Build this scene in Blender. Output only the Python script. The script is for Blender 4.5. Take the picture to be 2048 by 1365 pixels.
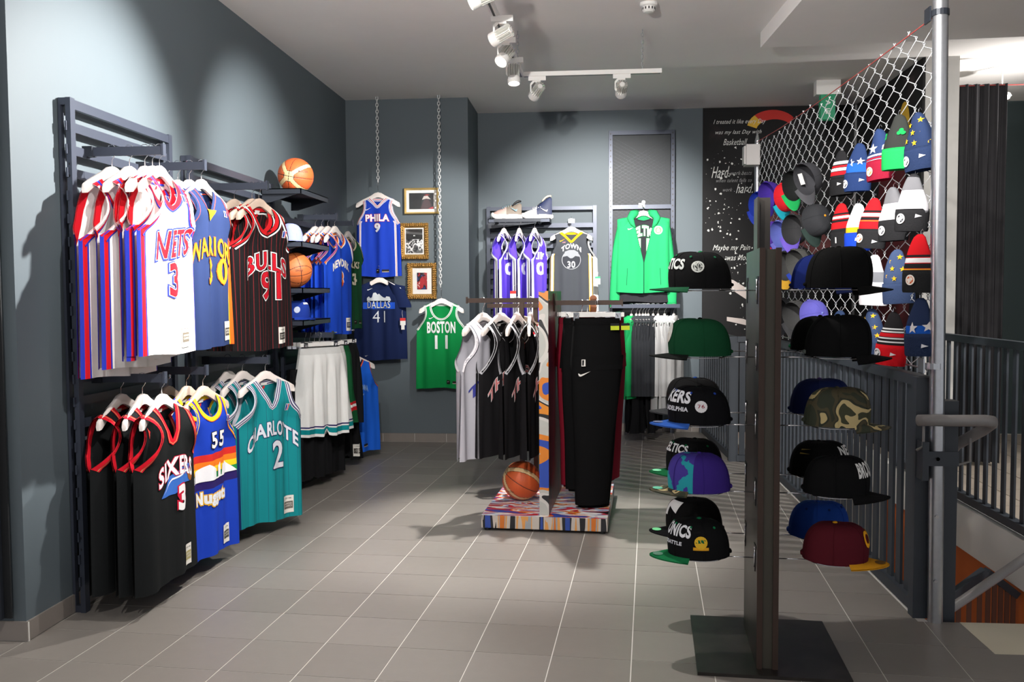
import bpy, bmesh, math, random
from math import sin, cos, pi, radians, sqrt, atan2
from mathutils import Vector, Matrix, Euler
random.seed(7)
C = bpy.context.scene.collection
scn = bpy.context.scene
for o in list(bpy.data.objects): bpy.data.objects.remove(o)

# ---------------------------------------------------------------- camera, world, exposure
CAMZ = 1.3767
def set_camera():
    f, yaw, pitch, roll = 1803.4, -radians(4.944), -.0521, -.006
    cy, sy, cp, sp = cos(yaw), sin(yaw), cos(pitch), sin(pitch)
    F = Vector((sy*cp, cy*cp, sp)); r = Vector((cy, -sy, 0)); u = r.cross(F)
    R = cos(roll)*r + sin(roll)*u; U = cos(roll)*u - sin(roll)*r
    cd = bpy.data.cameras.new('camera'); cam = bpy.data.objects.new('camera', cd); C.objects.link(cam)
    m = Matrix((R, U, -F)).transposed().to_4x4(); m.translation = (0, 0, CAMZ)
    cam.matrix_world = m
    cd.sensor_fit = 'HORIZONTAL'; cd.sensor_width = 36; cd.lens = f/2048*36
    cd.clip_start = .05; cd.clip_end = 100
    scn.camera = cam
set_camera()
w = bpy.data.worlds.new('world'); scn.world = w; w.use_nodes = True
w.node_tree.nodes['Background'].inputs[0].default_value = (.93, .95, 1, 1)
w.node_tree.nodes['Background'].inputs[1].default_value = .33
scn.view_settings.view_transform = 'Standard'; scn.view_settings.look = 'None'
scn.view_settings.gamma = 1; scn.view_settings.use_curve_mapping = False
scn.view_settings.exposure = 1.0

def spot_light(loc, target, power, angle=40, blend=.5, r=.03, col=(1, .97, .93)):
    l = bpy.data.lights.new('spot', 'SPOT'); l.energy = power; l.spot_size = radians(angle)
    l.spot_blend = blend; l.shadow_soft_size = r; l.color = col
    o = bpy.data.objects.new('spot', l); C.objects.link(o); o.location = loc
    o.rotation_euler = (Vector(target)-Vector(loc)).to_track_quat('-Z', 'Y').to_euler()
    return o
# track heads: position of the head, point it shines at, watts, beam degrees, blend
HEADS = [
    ((-.50, 4.30, 2.74), (-2.15, 3.95, 1.95), 330, 72, .8, 'foremost spotlight, half cut by the top of the picture'),
    ((-.47, 4.93, 2.74), (-2.25, 5.9, 2.1), 230, 56, .9, 'second spotlight on the long track, turned to the left wall'),
    ((-.49, 5.35, 2.72), (-1.7, 3.5, .4), 110, 60, .8, 'third spotlight on the long track, its lens glaring toward the room'),
    ((-.48, 5.80, 2.72), (-.40, 5.25, 0), 190, 56, .6, 'fourth spotlight, nearly at the corner of the tracks'),
    ((-.36, 6.30, 2.70), (-1.42, 8.28, 1.75), 150, 50, .8, 'spotlight at the left end of the short cross track'),
    ((.22, 6.30, 2.70), (.10, 9.0, 1.75), 360, 62, .75, 'spotlight near the right end of the short cross track'),
]
for hl, ht, hp, ha, hb, _l in HEADS:
    d = (Vector(ht)-Vector(hl)).normalized()
    spot_light(Vector(hl)+d*.125, ht, hp, ha, hb)
# added spots without fixtures to lift brightness, behind and above the camera and over the stairs
spot_light((-.35, 2.3, 2.85), (-2.1, 5.0, .9), 150, 55, .9)
spot_light((.2, 2.2, 2.9), (1.40, 5.6, 1.75), 330, 46, .7)
spot_light((3.9, 4.6, 2.9), (2.4, 6.2, -.3), 190, 70, .8)
spot_light((3.6, 7.2, 2.6), (3.0, 7.6, 3.2), 34, 150, 1.0)
spot_light((-.6, 1.9, 2.35), (-.4, 5.2, 3.175), 200, 120, 1.0)  # unseen uplight, added to brighten the ceiling
spot_light((3.0, 4.4, 2.9), (2.75, 7.3, 1.6), 60, 60, 1.0)
spot_light((-.3, 3.5, 3.1), (-.3, 3.45, 0), 85, 110, 1.0)
spot_light((-1.0, 0.6, 3.0), (-1.5, 4.0, 0), 70, 80, 1.0)

# ---------------------------------------------------------------- materials
def lin(c):
    c = c/255.
    return c/12.92 if c <= .04045 else ((c+.055)/1.055)**2.4
def rgb(r, g, b): return (lin(r), lin(g), lin(b), 1)
MC = {}
def mat(name, col, rough=.6, metal=0, noise=.06, nscale=8, bump=0, bscale=200, emit=None, sheen=0, spec=None, tr=0):
    if name in MC: return MC[name]
    m = bpy.data.materials.new(name); m.use_nodes = True; MC[name] = m
    nt = m.node_tree; b = nt.nodes['Principled BSDF']
    c = rgb(*col)
    b.inputs['Base Color'].default_value = c
    b.inputs['Roughness'].default_value = rough; b.inputs['Metallic'].default_value = metal
    if spec is not None: b.inputs['Specular IOR Level'].default_value = spec
    if sheen: b.inputs['Sheen Weight'].default_value = sheen
    tc = nt.nodes.new('ShaderNodeTexCoord')
    if noise:
        n = nt.nodes.new('ShaderNodeTexNoise'); n.inputs['Scale'].default_value = nscale; n.inputs['Detail'].default_value = 4
        nt.links.new(tc.outputs['Object'], n.inputs['Vector'])
        mx = nt.nodes.new('ShaderNodeMix'); mx.data_type = 'RGBA'
        mx.inputs[6].default_value = tuple(min(1, v*(1-noise)) for v in c[:3])+(1,)
        mx.inputs[7].default_value = tuple(min(1, v*(1+noise)) for v in c[:3])+(1,)
        nt.links.new(n.outputs['Fac'], mx.inputs[0]); nt.links.new(mx.outputs[2], b.inputs['Base Color'])
    if bump:
        n2 = nt.nodes.new('ShaderNodeTexNoise'); n2.inputs['Scale'].default_value = bscale
        nt.links.new(tc.outputs['Object'], n2.inputs['Vector'])
        bp = nt.nodes.new('ShaderNodeBump'); bp.inputs['Strength'].default_value = bump; bp.inputs['Distance'].default_value = .002
        nt.links.new(n2.outputs['Fac'], bp.inputs['Height']); nt.links.new(bp.outputs['Normal'], b.inputs['Normal'])
    if emit:
        b.inputs['Emission Color'].default_value = rgb(*emit[0]); b.inputs['Emission Strength'].default_value = emit[1]
    return m
def cloth(name, col, **k):
    k.setdefault('rough', .85); k.setdefault('bump', .25); k.setdefault('bscale', 420); k.setdefault('spec', .12)
    return mat('cloth_'+name, col, noise=.05, **k)
def ramp_mat(name, stops, scale=3, detail=2, rough=.5, stretch=(1, 1, 1), distort=0, const=True, coord='Object', lac=2.0):
    if name in MC: return MC[name]
    m = bpy.data.materials.new(name); m.use_nodes = True; MC[name] = m
    nt = m.node_tree; b = nt.nodes['Principled BSDF']; b.inputs['Roughness'].default_value = rough
    tc = nt.nodes.new('ShaderNodeTexCoord'); mp = nt.nodes.new('ShaderNodeMapping'); mp.inputs['Scale'].default_value = stretch
    n = nt.nodes.new('ShaderNodeTexNoise'); n.inputs['Scale'].default_value = scale; n.inputs['Detail'].default_value = detail
    n.inputs['Distortion'].default_value = distort
    r = nt.nodes.new('ShaderNodeValToRGB'); r.color_ramp.interpolation = 'CONSTANT' if const else 'LINEAR'
    el = r.color_ramp.elements
    el[0].position = stops[0][0]; el[0].color = rgb(*stops[0][1]); el[1].position = stops[1][0]; el[1].color = rgb(*stops[1][1])
    for p, c in stops[2:]:
        e = el.new(p); e.color = rgb(*c)
    nt.links.new(tc.outputs[coord], mp.inputs[0]); nt.links.new(mp.outputs[0], n.inputs['Vector'])
    nt.links.new(n.outputs['Fac'], r.inputs[0]); nt.links.new(r.outputs[0], b.inputs['Base Color'])
    return m
def pin_mat(name, base, line, freq=38, width=.09):
    if name in MC: return MC[name]
    m = mat(name, base, rough=.85, noise=0, spec=.25); nt = m.node_tree; b = nt.nodes['Principled BSDF']
    tc = nt.nodes.new('ShaderNodeTexCoord'); s = nt.nodes.new('ShaderNodeSeparateXYZ'); nt.links.new(tc.outputs['Object'], s.inputs[0])
    mu = nt.nodes.new('ShaderNodeMath'); mu.operation = 'MULTIPLY'; mu.inputs[1].default_value = freq
    fr = nt.nodes.new('ShaderNodeMath'); fr.operation = 'FRACT'
    lt = nt.nodes.new('ShaderNodeMath'); lt.operation = 'LESS_THAN'; lt.inputs[1].default_value = width
    mx = nt.nodes.new('ShaderNodeMix'); mx.data_type = 'RGBA'; mx.inputs[6].default_value = rgb(*base); mx.inputs[7].default_value = rgb(*line)
    nt.links.new(s.outputs[0], mu.inputs[0]); nt.links.new(mu.outputs[0], fr.inputs[0]); nt.links.new(fr.outputs[0], lt.inputs[0])
    nt.links.new(lt.outputs[0], mx.inputs[0]); nt.links.new(mx.outputs[2], b.inputs['Base Color'])
    return m
wall_m = mat('slate_wall_paint', (86, 96, 102), .62, noise=.03, nscale=2, bump=.05, bscale=90)
wallR_m = mat('teal_grey_wall_paint', (62, 76, 78), .7, noise=.04)
ceil_m = mat('white_ceiling_paint', (236, 232, 229), .9, noise=.02)
white_m = mat('white_plaster', (226, 224, 218), .85, noise=.03)
steel = mat('anthracite_steel', (62, 67, 80), .42, metal=.35, noise=.05, nscale=12)
steel_d = mat('dark_anthracite_steel', (40, 44, 52), .45, metal=.3, noise=.05, nscale=12)
rail_m = mat('graphite_railing_paint', (52, 57, 64), .5, noise=.05)
chrome = mat('chrome', (225, 225, 228), .16, metal=1, noise=0)
galv = mat('galvanised_steel', (190, 192, 196), .3, metal=.9, noise=.12, nscale=40)
tubeg = mat('grey_painted_tube', (140, 136, 134), .4, noise=.05)
tile_ms = [mat('floor_tile_%d' % i, c, .42, noise=.05, nscale=18, bump=.1, bscale=60) for i, c in enumerate([(133, 127, 121), (130, 124, 118), (136, 130, 124)])]
grout_m = mat('grout', (214, 210, 204), .9)
base_m = mat('skirting_tile', (128, 120, 114), .45, noise=.06, nscale=14)
wood_w = mat('whitewashed_wood', (238, 228, 222), .5, noise=.05, nscale=20)
wood_b = mat('bare_wood', (206, 184, 166), .55, noise=.12, nscale=20)
brown = mat('rusty_brown_steel', (62, 46, 38), .6, metal=.3, noise=.2, nscale=15)
rawst = ramp_mat('raw_blackened_steel', [(.3, (40, 37, 35)), (.7, (66, 61, 57))], 6, 5, .38, (1, 1, .3), 1, False)
rawst.node_tree.nodes['Principled BSDF'].inputs['Metallic'].default_value = .5
whitep = mat('white_powder_coat', (232, 230, 226), .4, noise=.02)
blackp = mat('black_plastic', (16, 16, 17), .45, noise=.02)
gold = mat('gilded_wood', (186, 146, 82), .38, metal=.6, noise=.3, nscale=60, bump=.6, bscale=60)
gold2 = mat('pale_gold_frame', (214, 184, 116), .35, metal=.5, noise=.1)
orange_w = mat('orange_wall_paint', (196, 98, 34), .7)
cream_m = mat('cream_stone_landing', (222, 214, 190), .5, noise=.05, nscale=6)
lampem = mat('lit_lens', (255, 250, 240), .3, emit=((255, 244, 228), 14), noise=0)
def solid(col): return cloth('%d_%d_%d' % col, col)

# ---------------------------------------------------------------- mesh helpers
class MB:
    def __init__(s): s.v = []; s.f = []; s.m = []
    def add(s, vs, fs, mi=0):
        o = len(s.v); s.v += [tuple(v) for v in vs]; s.f += [tuple(i+o for i in f) for f in fs]; s.m += [mi]*len(fs); return s
    def box(s, x0, y0, z0, x1, y1, z1, mi=0, M=None):
        vs = [Vector(p) for p in ((x0, y0, z0), (x1, y0, z0), (x1, y1, z0), (x0, y1, z0), (x0, y0, z1), (x1, y0, z1), (x1, y1, z1), (x0, y1, z1))]
        if M: vs = [M @ v for v in vs]
        return s.add(vs, [(0, 3, 2, 1), (4, 5, 6, 7), (0, 1, 5, 4), (1, 2, 6, 5), (2, 3, 7, 6), (3, 0, 4, 7)], mi)
    def tube(s, pts, r, n=8, mi=0, cap=True, closed=False):
        pts = [Vector(p) for p in pts]; N = len(pts); vs = []; up = None
        rs = r if isinstance(r, (list, tuple)) else [r]*N
        for i, p in enumerate(pts):
            if closed: t = (pts[(i+1) % N]-pts[i-1])
            else: t = (pts[min(i+1, N-1)]-pts[max(i-1, 0)])
            t.normalize()
            if up is None: up = Vector((0, 0, 1)) if abs(t.z) < .9 else Vector((1, 0, 0))
            a = up-up.dot(t)*t
            if a.length < 1e-5: a = Vector((1, .1, 0)).cross(t)
            a.normalize(); up = a; b = t.cross(a)
            for k in range(n):
                an = 2*pi*k/n; vs.append(p+(a*cos(an)+b*sin(an))*rs[i])
        fs = []
        for i in range(N if closed else N-1):
            j = (i+1) % N
            for k in range(n): fs.append((i*n+k, i*n+(k+1) % n, j*n+(k+1) % n, j*n+k))
        if cap and not closed:
            fs.append(tuple(range(n))[::-1]); fs.append(tuple((N-1)*n+k for k in range(n)))
        return s.add(vs, fs, mi)
    def bar(s, p0, p1, wx, wy, mi=0):   # square section bar between two points
        p0, p1 = Vector(p0), Vector(p1); t = (p1-p0).normalized()
        up = Vector((0, 0, 1)) if abs(t.z) < .9 else Vector((0, 1, 0))
        a = t.cross(up).normalized(); b = a.cross(t)
        vs = [p+a*i*wx/2+b*j*wy/2 for p in (p0, p1) for i, j in ((-1, -1), (1, -1), (1, 1), (-1, 1))]
        return s.add(vs, [(3, 2, 1, 0), (4, 5, 6, 7), (0, 1, 5, 4), (1, 2, 6, 5), (2, 3, 7, 6), (3, 0, 4, 7)], mi)
    def lathe(s, prof, n=24, mi=0, axis='z', c=(0, 0, 0)):
        vs = []
        for r, z in prof:
            for k in range(n):
                a = 2*pi*k/n; v = (r*cos(a), r*sin(a), z)
                if axis == 'x': v = (z, r*cos(a), r*sin(a))
                if axis == 'y': v = (r*cos(a), z, r*sin(a))
                vs.append((v[0]+c[0], v[1]+c[1], v[2]+c[2]))
        fs = []
        for i in range(len(prof)-1):
            for k in range(n): fs.append((i*n+k, i*n+(k+1) % n, (i+1)*n+(k+1) % n, (i+1)*n+k))
        fs.append(tuple(range(n))[::-1]); fs.append(tuple((len(prof)-1)*n+k for k in range(n)))
        return s.add(vs, fs, mi)
    def prism(s, pts, a0, a1, plane='xz', mi=0):
        n = len(pts)
        def P(p, t): return (p[0], t, p[1]) if plane == 'xz' else ((p[0], p[1], t) if plane == 'xy' else (t, p[0], p[1]))
        vs = [P(p, a0) for p in pts]+[P(p, a1) for p in pts]
        fs = [tuple(range(n)), tuple(range(2*n-1, n-1, -1))]+[(i, i+n, (i+1) % n+n, (i+1) % n) for i in range(n)]
        return s.add(vs, fs, mi)
    def build(s, name, mats, parent=None, smooth=False, kind=None, label=None, fix=True):
        me = bpy.data.meshes.new(name); me.from_pydata(s.v, [], s.f)
        if not isinstance(mats, (list, tuple)): mats = [mats]
        for m in mats: me.materials.append(m)
        me.polygons.foreach_set('material_index', s.m)
        if smooth: me.polygons.foreach_set('use_smooth', [True]*len(s.f))
        me.update()
        if fix:
            bm = bmesh.new(); bm.from_mesh(me); bmesh.ops.recalc_face_normals(bm, faces=bm.faces); bm.to_mesh(me); bm.free()
        return link(name, me, parent, kind, label)
def link(name, me, parent=None, kind=None, label=None):
    o = bpy.data.objects.new(name, me); C.objects.link(o)
    if parent: o.parent = parent
    if kind: o['kind'] = kind
    if label: o['label'] = label
    return o
def smooth_angle(o, a=35):
    me = o.data; me.polygons.foreach_set('use_smooth', [True]*len(me.polygons))
    bm = bmesh.new(); bm.from_mesh(me)
    for e in bm.edges:
        if len(e.link_faces) == 2 and e.calc_face_angle(0) > radians(a): e.smooth = False
    bm.to_mesh(me); bm.free(); return o
def thing(name, label, cat, loc=(0, 0, 0), rotz=0, group=None):
    o = bpy.data.objects.new(name, None); C.objects.link(o); o.empty_display_size = .05
    o.location = loc; o.rotation_euler = (0, 0, rotz); o['label'] = label; o['category'] = cat
    if group: o['group'] = group
    return o
def tag(o, label, cat, group=None):
    o['label'] = label; o['category'] = cat
    if group: o['group'] = group
    return o
def dup(root, loc, rot, label, group=None):
    r = root.copy(); C.objects.link(r); r.location = loc; r.rotation_euler = rot if isinstance(rot, tuple) else (0, 0, rot); r['label'] = label
    if group: r['group'] = group
    for ch in list(root.children):
        c = ch.copy(); C.objects.link(c); c.parent = r
        for g in list(ch.children):
            d = g.copy(); C.objects.link(d); d.parent = c
    return r
def move(o, loc, rot): o.location = loc; o.rotation_euler = rot if isinstance(rot, tuple) else (0, 0, rot); return o
def clip(poly, x0, y0, x1, y1):
    def cut(ps, ax, v, keep):
        out = []
        for i in range(len(ps)):
            a, b = ps[i-1], ps[i]; ia, ib = (a[ax]-v)*keep >= 0, (b[ax]-v)*keep >= 0
            if ia != ib:
                t = (v-a[ax])/(b[ax]-a[ax]); out.append((a[0]+t*(b[0]-a[0]), a[1]+t*(b[1]-a[1])))
            if ib: out.append(b)
        return out
    for ax, v, k in ((0, x0, 1), (0, x1, -1), (1, y0, 1), (1, y1, -1)):
        poly = cut(poly, ax, v, k)
        if len(poly) < 3: return []
    return poly

# text: outline turned into a flat, finely divided mesh in x/z, centred, scaled to w x h
TX = {}
def text_geo(s, w, h, off=0.0, shear=0, sub=.03, grow=0):
    key = (s, round(w, 4), round(h, 4), off, shear, grow)
    if key in TX: return TX[key]
    cu = bpy.data.curves.new('t', 'FONT'); cu.body = s; cu.size = 1; cu.offset = off; cu.shear = shear; cu.resolution_u = 3
    cu.space_character = 1.08
    ob = bpy.data.objects.new('t', cu); C.objects.link(ob)
    me = bpy.data.meshes.new_from_object(ob.evaluated_get(bpy.context.evaluated_depsgraph_get()))
    cu0 = [v.co.copy() for v in me.vertices]
    x0, x1 = min(v.x for v in cu0), max(v.x for v in cu0); y0, y1 = min(v.y for v in cu0), max(v.y for v in cu0)
    if grow:
        bpy.data.meshes.remove(me); cu.offset = off+grow/(.5*(w/(x1-x0)+h/(y1-y0)))
        me = bpy.data.meshes.new_from_object(ob.evaluated_get(bpy.context.evaluated_depsgraph_get()))
    bpy.data.objects.remove(ob); bpy.data.curves.remove(cu)
    bm = bmesh.new(); bm.from_mesh(me); bpy.data.meshes.remove(me)
    for v in bm.verts: v.co = Vector(((v.co.x-(x0+x1)/2)/(x1-x0)*w, (v.co.y-(y0+y1)/2)/(y1-y0)*h, 0))
    bmesh.ops.triangulate(bm, faces=bm.faces)
    if sub:
        for _ in range(5):
            es = [e for e in bm.edges if e.calc_length() > sub]
            if not es: break
            bmesh.ops.subdivide_edges(bm, edges=es, cuts=1)
            bmesh.ops.triangulate(bm, faces=bm.faces)
    bm.verts.index_update()
    r = ([tuple(v.co) for v in bm.verts], [tuple(v.index for v in f.verts) for f in bm.faces]); bm.free()
    TX[key] = r; return r
def shape_geo(pts, sub=.018):
    bm = bmesh.new(); f = bm.faces.new([bm.verts.new((p[0], p[1], 0)) for p in pts]); bmesh.ops.triangulate(bm, faces=[f])
    for _ in range(5):
        es = [e for e in bm.edges if e.calc_length() > sub]
        if not es: break
        bmesh.ops.subdivide_edges(bm, edges=es, cuts=1); bmesh.ops.triangulate(bm, faces=bm.faces)
    bm.verts.index_update()
    r = ([tuple(v.co) for v in bm.verts], [tuple(v.index for v in f.verts) for f in bm.faces]); bm.free(); return r
SWOOSH = [(-.5, .05), (-.44, -.16), (-.3, -.2), (-.1, -.12), (.5, .2), (-.12, .0), (-.3, -.05), (-.4, .02)]
def star(n=5, r=1, ri=.42, rot=pi/2): return [((r if k % 2 == 0 else ri)*cos(rot+pi*k/n), (r if k % 2 == 0 else ri)*sin(rot+pi*k/n)) for k in range(2*n)]
def disc(r, n=20, cx=0, cy=0, ry=None): return [(cx+r*cos(2*pi*k/n), cy+(ry or r)*sin(2*pi*k/n)) for k in range(n)]
def scl(pts, s, dx=0, dy=0, sy=None): return [(p[0]*s+dx, p[1]*(sy or s)+dy) for p in pts]
def flat_text(name, s, w, h, m, parent, M, off=.0, shear=0, lift=0, kind=None):
    v, f = text_geo(s, w, h, off, shear, 0); b = MB(); b.add([M @ Vector((p[0], -lift, p[1])) for p in v], f); return b.build(name, m, parent, fix=False, kind=kind)

# ================================================================ THE SETTING
ZC = 3.175; TR = radians(3.742)
XL, XR = -2.25, 1.375
b = MB(); b.box(-6, -3, -.25, XR+.03, 9.3, -.0015); b.box(XR+.03, -3, -.25, 6, 3.83, -.0015); fl = b.build('floor', grout_m, kind='structure')
def tpos(c, r):
    dx, dy = (c-4.2182)*.3, (r+11.1545)*.3
    return (dx*cos(TR)+dy*sin(TR), -dx*sin(TR)+dy*cos(TR))
RECTS = [(XL, 1.6, XR-.012, 8.275), (-1.11, 8.275, 1.17, 9.02), (XR-.012, 1.6, 1.53, 3.83), (1.53, 1.6, 3.6, 3.5), (-3.4, 1.6, XL, 3.37)]
tl = []
for c in range(-9, 17):
    for r in range(-7, 22):
        g = .007
        q = [tpos(c+g, r+g), tpos(c+1-g, r+g), tpos(c+1-g, r+1-g), tpos(c+g, r+1-g)]
        pcs = [p for p in (clip(q, *R) for R in RECTS) if len(p) > 2]
        if pcs:
            ctr = tpos(c+.5, r+.5); az = ctr[0]/max(.1, ctr[1]); vis = ctr[1] > 3.0 and -.72 < az < .5
            tl.append((not vis, ctr[0]**2+ctr[1]**2, pcs))
tl.sort(key=lambda t: t[:2]); rest = MB()
for i, (nv, d, pcs) in enumerate(tl):
    b = rest if i >= 300 else MB()
    for p in pcs: b.prism(p, -.012, 0, 'xy')
    if i < 300: b.build('floor_tile', tile_ms[random.randrange(3)], fl)
rest.build('outer_floor_tiles', tile_ms[0], fl, kind='stuff')

b = MB(); b.box(-6, -3, ZC, 6, 9.3, ZC+.15); ce = b.build('ceiling', ceil_m, kind='structure')
b = MB(); b.prism([(1.18, 6.47), (6, 6.2), (6, -3), (1.62, -3)], ZC-.105, ZC, 'xy'); b.build('trim_ceiling_step', ceil_m, kind='structure')
b = MB(); b.box(XL-.2, 3.367, 0, XL, 9.3, ZC); b.build('wall_left', wall_m, kind='structure')
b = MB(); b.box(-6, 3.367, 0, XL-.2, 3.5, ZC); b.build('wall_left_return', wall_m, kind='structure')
b = MB(); b.box(XL, 8.28, 0, -1.11, 9.3, ZC); b.build('wall_back_recess', wall_m, kind='structure')
b = MB(); b.box(-1.11, 9.02, 0, 1.1, 9.3, ZC); b.build('wall_back', wall_m, kind='structure')
b = MB(); b.box(2.57, 7.3, -2.4, 2.8, 9.3, ZC); b.build('wall_stairs', white_m, kind='structure')
b = MB(); b.box(2.57, 7.26, -2.4, 2.82, 7.3, ZC); b.build('trim_pillar', mat('pillar_grey', (176, 174, 170), .8), kind='structure')
b = MB(); b.box(1.1, 9.02, 0, 2.57, 9.3, ZC); b.build('wall_back_stairs', blackp, kind='structure')
b = MB(); b.box(1.1, 9.0, -2.4, 2.57, 9.3, 0); b.build('wall_stairs_back', mat('pinkish_plaster', (205, 184, 172), .8), kind='structure')
b = MB(); b.box(2.8, 9.02, 0, 6, 9.3, ZC); b.build('wall_right_back', wallR_m, kind='structure')
b = MB(); b.box(5.6, 3, 0, 5.8, 9.3, ZC); b.build('wall_right', wallR_m, kind='structure')
# right landing slab, stairwell
b = MB(); b.box(2.38, 3.9, -.28, 5.6, 9.02, 0); b.build('trim_landing_slab', white_m, kind='structure')
b = MB(); b.box(1.53, 3.5, -.25, 3.6, 3.83, .001); b.build('trim_cream_landing', cream_m, kind='structure')
fr = MB()
for i in range(9):
    for j in range(10):
        fr.box(2.46+i*.34, 3.95+j*.5, 0, 2.46+i*.34+.33, 3.95+j*.5+.49, .006)
fr.build('right_floor_tiles', mat('tan_floor_tile', (172, 160, 146), .5), fl, kind='stuff')
b = MB(); b.box(2.42, 7.6, -2.4, 2.57, 9.0, -.28); b.build('wall_stairs_side', white_m, kind='structure')
b = MB(); b.box(2.42, 3.83, -2.4, 2.57, 7.6, -.28); b.build('wall_stairs_orange', orange_w, kind='structure')
b = MB(); b.box(1.2, 3.7, -2.5, 2.6, 9.0, -2.4); b.build('floor_lower', mat('lower_floor', (120, 112, 104), .6), kind='structure')
b = MB(); b.box(1.375, 3.7, -2.4, 1.42, 9.0, -.25); b.build('wall_stairs_near', white_m, kind='structure')
# skirting tiles
def skirting(name, p0, p1, nx, ny):
    L = math.hypot(p1[0]-p0[0], p1[1]-p0[1]); ux, uy = (p1[0]-p0[0])/L, (p1[1]-p0[1])/L
    b = MB(); M = Matrix(((ux, nx, 0, p0[0]), (uy, ny, 0, p0[1]), (0, 0, 1, 0), (0, 0, 0, 1)))
    b.box(0, 0, 0, L, .008, .078, 0, M); s = b.build(name, grout_m, kind='structure')
    t = 0
    while t < L-.01:
        e = min(L, t+.3); q = MB(); q.box(t+.002, .004, .003, e-.002, .013, .08, 0, M); q.build('skirting_tile', base_m, s); t = e
skirting('baseboard_left', (XL, 3.367), (XL, 8.28), 1, 0)
skirting('baseboard_left_return', (-3.3, 3.367), (XL+.013, 3.367), 0, -1)
skirting('baseboard_back_recess', (XL+.015, 8.28), (-1.11, 8.28), 0, -1)
skirting('baseboard_recess_side', (-1.11, 8.28), (-1.11, 9.02), 1, 0)
skirting('baseboard_back', (-1.095, 9.02), (1.09, 9.02), 0, -1)

# ---------------------------------------------------------------- mural
def on_plane(v, f, M): return [M @ Vector(p) for p in v]
mur_m = ramp_mat('night_photo_print', [(.0, (5, 5, 7)), (.60, (9, 8, 10)), (.72, (30, 22, 24)), (.80, (80, 66, 66))], 3.0, 8, .8, (1, 1, 1), .6, False)
mural = thing('wall_mural', 'black photo mural with white handwritten lines beside the grey back wall', 'mural', (1.1, 9.015, 0))
b = MB(); b.box(0, -.012, 0, 1.465, 0, ZC-.005); b.build('mural_panel', mur_m, mural)
b = MB(); b.box(1.45, -1.75, -.25, 1.468, -.02, ZC-.005); b.build('side_mural_panel', mur_m, mural)
b = MB(); b.box(1.43, -.03, 0, 1.455, -.013, ZC-.005); b.build('corner_strip', mat('strip_grey', (120, 120, 120), .6), mural)
ink = mat('white_print', (214, 214, 210), .7); inkd = mat('grey_print', (140, 140, 140), .7)
for s_, x, z, w_, h_, m_ in [('I treated it like every Day', .35, 3.03, .50, .055, ink), ('was my last Day with', .34, 2.93, .44, .05, ink), ('Basketball.', .31, 2.84, .23, .06, ink),
        ('Hard', .17, 2.55, .17, .11, ink), ('work beats', .37, 2.54, .2, .04, inkd), ('when talent fails to', .30, 2.47, .34, .035, inkd), ('work', .24, 2.38, .09, .035, inkd), ('hard.', .40, 2.39, .16, .09, ink),
        ('Maybe my Pain', .28, 1.81, .36, .07, ink), ('was Motivation', .42, 1.72, .36, .055, ink)]:
    flat_text('lettering', s_, w_, h_, m_, mural, Matrix.Translation((x, -.014, z)), shear=.45)
def blob(name, pts, m, par, y=-.0135):
    v, f = shape_geo(pts, 9); q = MB(); q.add([(p[0], y, p[1]) for p in v], f); return q.build(name, m, par, fix=False)
rnd = random.Random(4)
q = MB()
for i in range(210):
    z = rnd.uniform(.7, 2.85); cx = .42+.25*sin(z*2.2)+rnd.gauss(0, .16)
    if not 0.03 < cx < 1.3: continue
    r = rnd.choice([.002, .003, .005, .007, .010]); n = 6
    q.add([(cx+r*rnd.uniform(.5, 1.6)*cos(2*pi*k/n), -.0136, z+r*rnd.uniform(.5, 1.6)*sin(2*pi*k/n)) for k in range(n)], [tuple(range(n))])
q.build('chalk_specks', ink, mural, kind='stuff', fix=False)
skin = mat('print_dull_red', (92, 38, 38), .7); pale = mat('print_pale', (196, 184, 178), .7); redp = mat('print_red', (190, 40, 30), .7); yelp = mat('print_yellow', (214, 170, 50), .7)
blob('printed_floodlight', [(0, 1.62), (.0, 1.58), (.3, 1.50), (.62, 1.30), (.62, 1.18), (.25, 1.43), (0, 1.50)], pale, mural)
blob('printed_arm', [(.55, 2.20), (.66, 2.30), (1.05, 2.05), (1.4, 1.7), (1.4, 1.45), (1.0, 1.8), (.66, 2.0)], skin, mural)
blob('printed_streak', [(.24, 1.10), (.46, 1.05), (.62, .99), (.6, 1.03), (.4, 1.12), (.24, 1.14)], pale, mural)
a = [(.66+.24*cos(t), 2.97+.17*sin(t)) for t in [pi*.95-k*.16 for k in range(16)]]; a2 = [(.68+.17*cos(t), 2.95+.10*sin(t)) for t in [pi*.95-k*.16 for k in range(16)]]
blob('printed_ball_rim', a[4:]+a2[4:][::-1], redp, mural); blob('printed_ball_edge', a[:5]+a2[:5][::-1], yelp, mural, -.0134)
def sideblob(name, pts, m):
    v, f = shape_geo(pts, 9); q = MB(); q.add([(1.4485, p[0], p[1]) for p in v], f); return q.build(name, m, mural, fix=False)
sideblob('printed_ball', [(-1.35+.13*cos(t), 2.72+.2*sin(t)) for t in [2*pi*k/20 for k in range(20)]], yelp)
sideblob('printed_shirt', [(-1.35, 2.55), (-.75, 2.35), (-.55, 1.6), (-.7, .9), (-1.45, .9), (-1.6, 1.5)], mat('print_dark_red', (86, 20, 26), .7))

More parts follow.
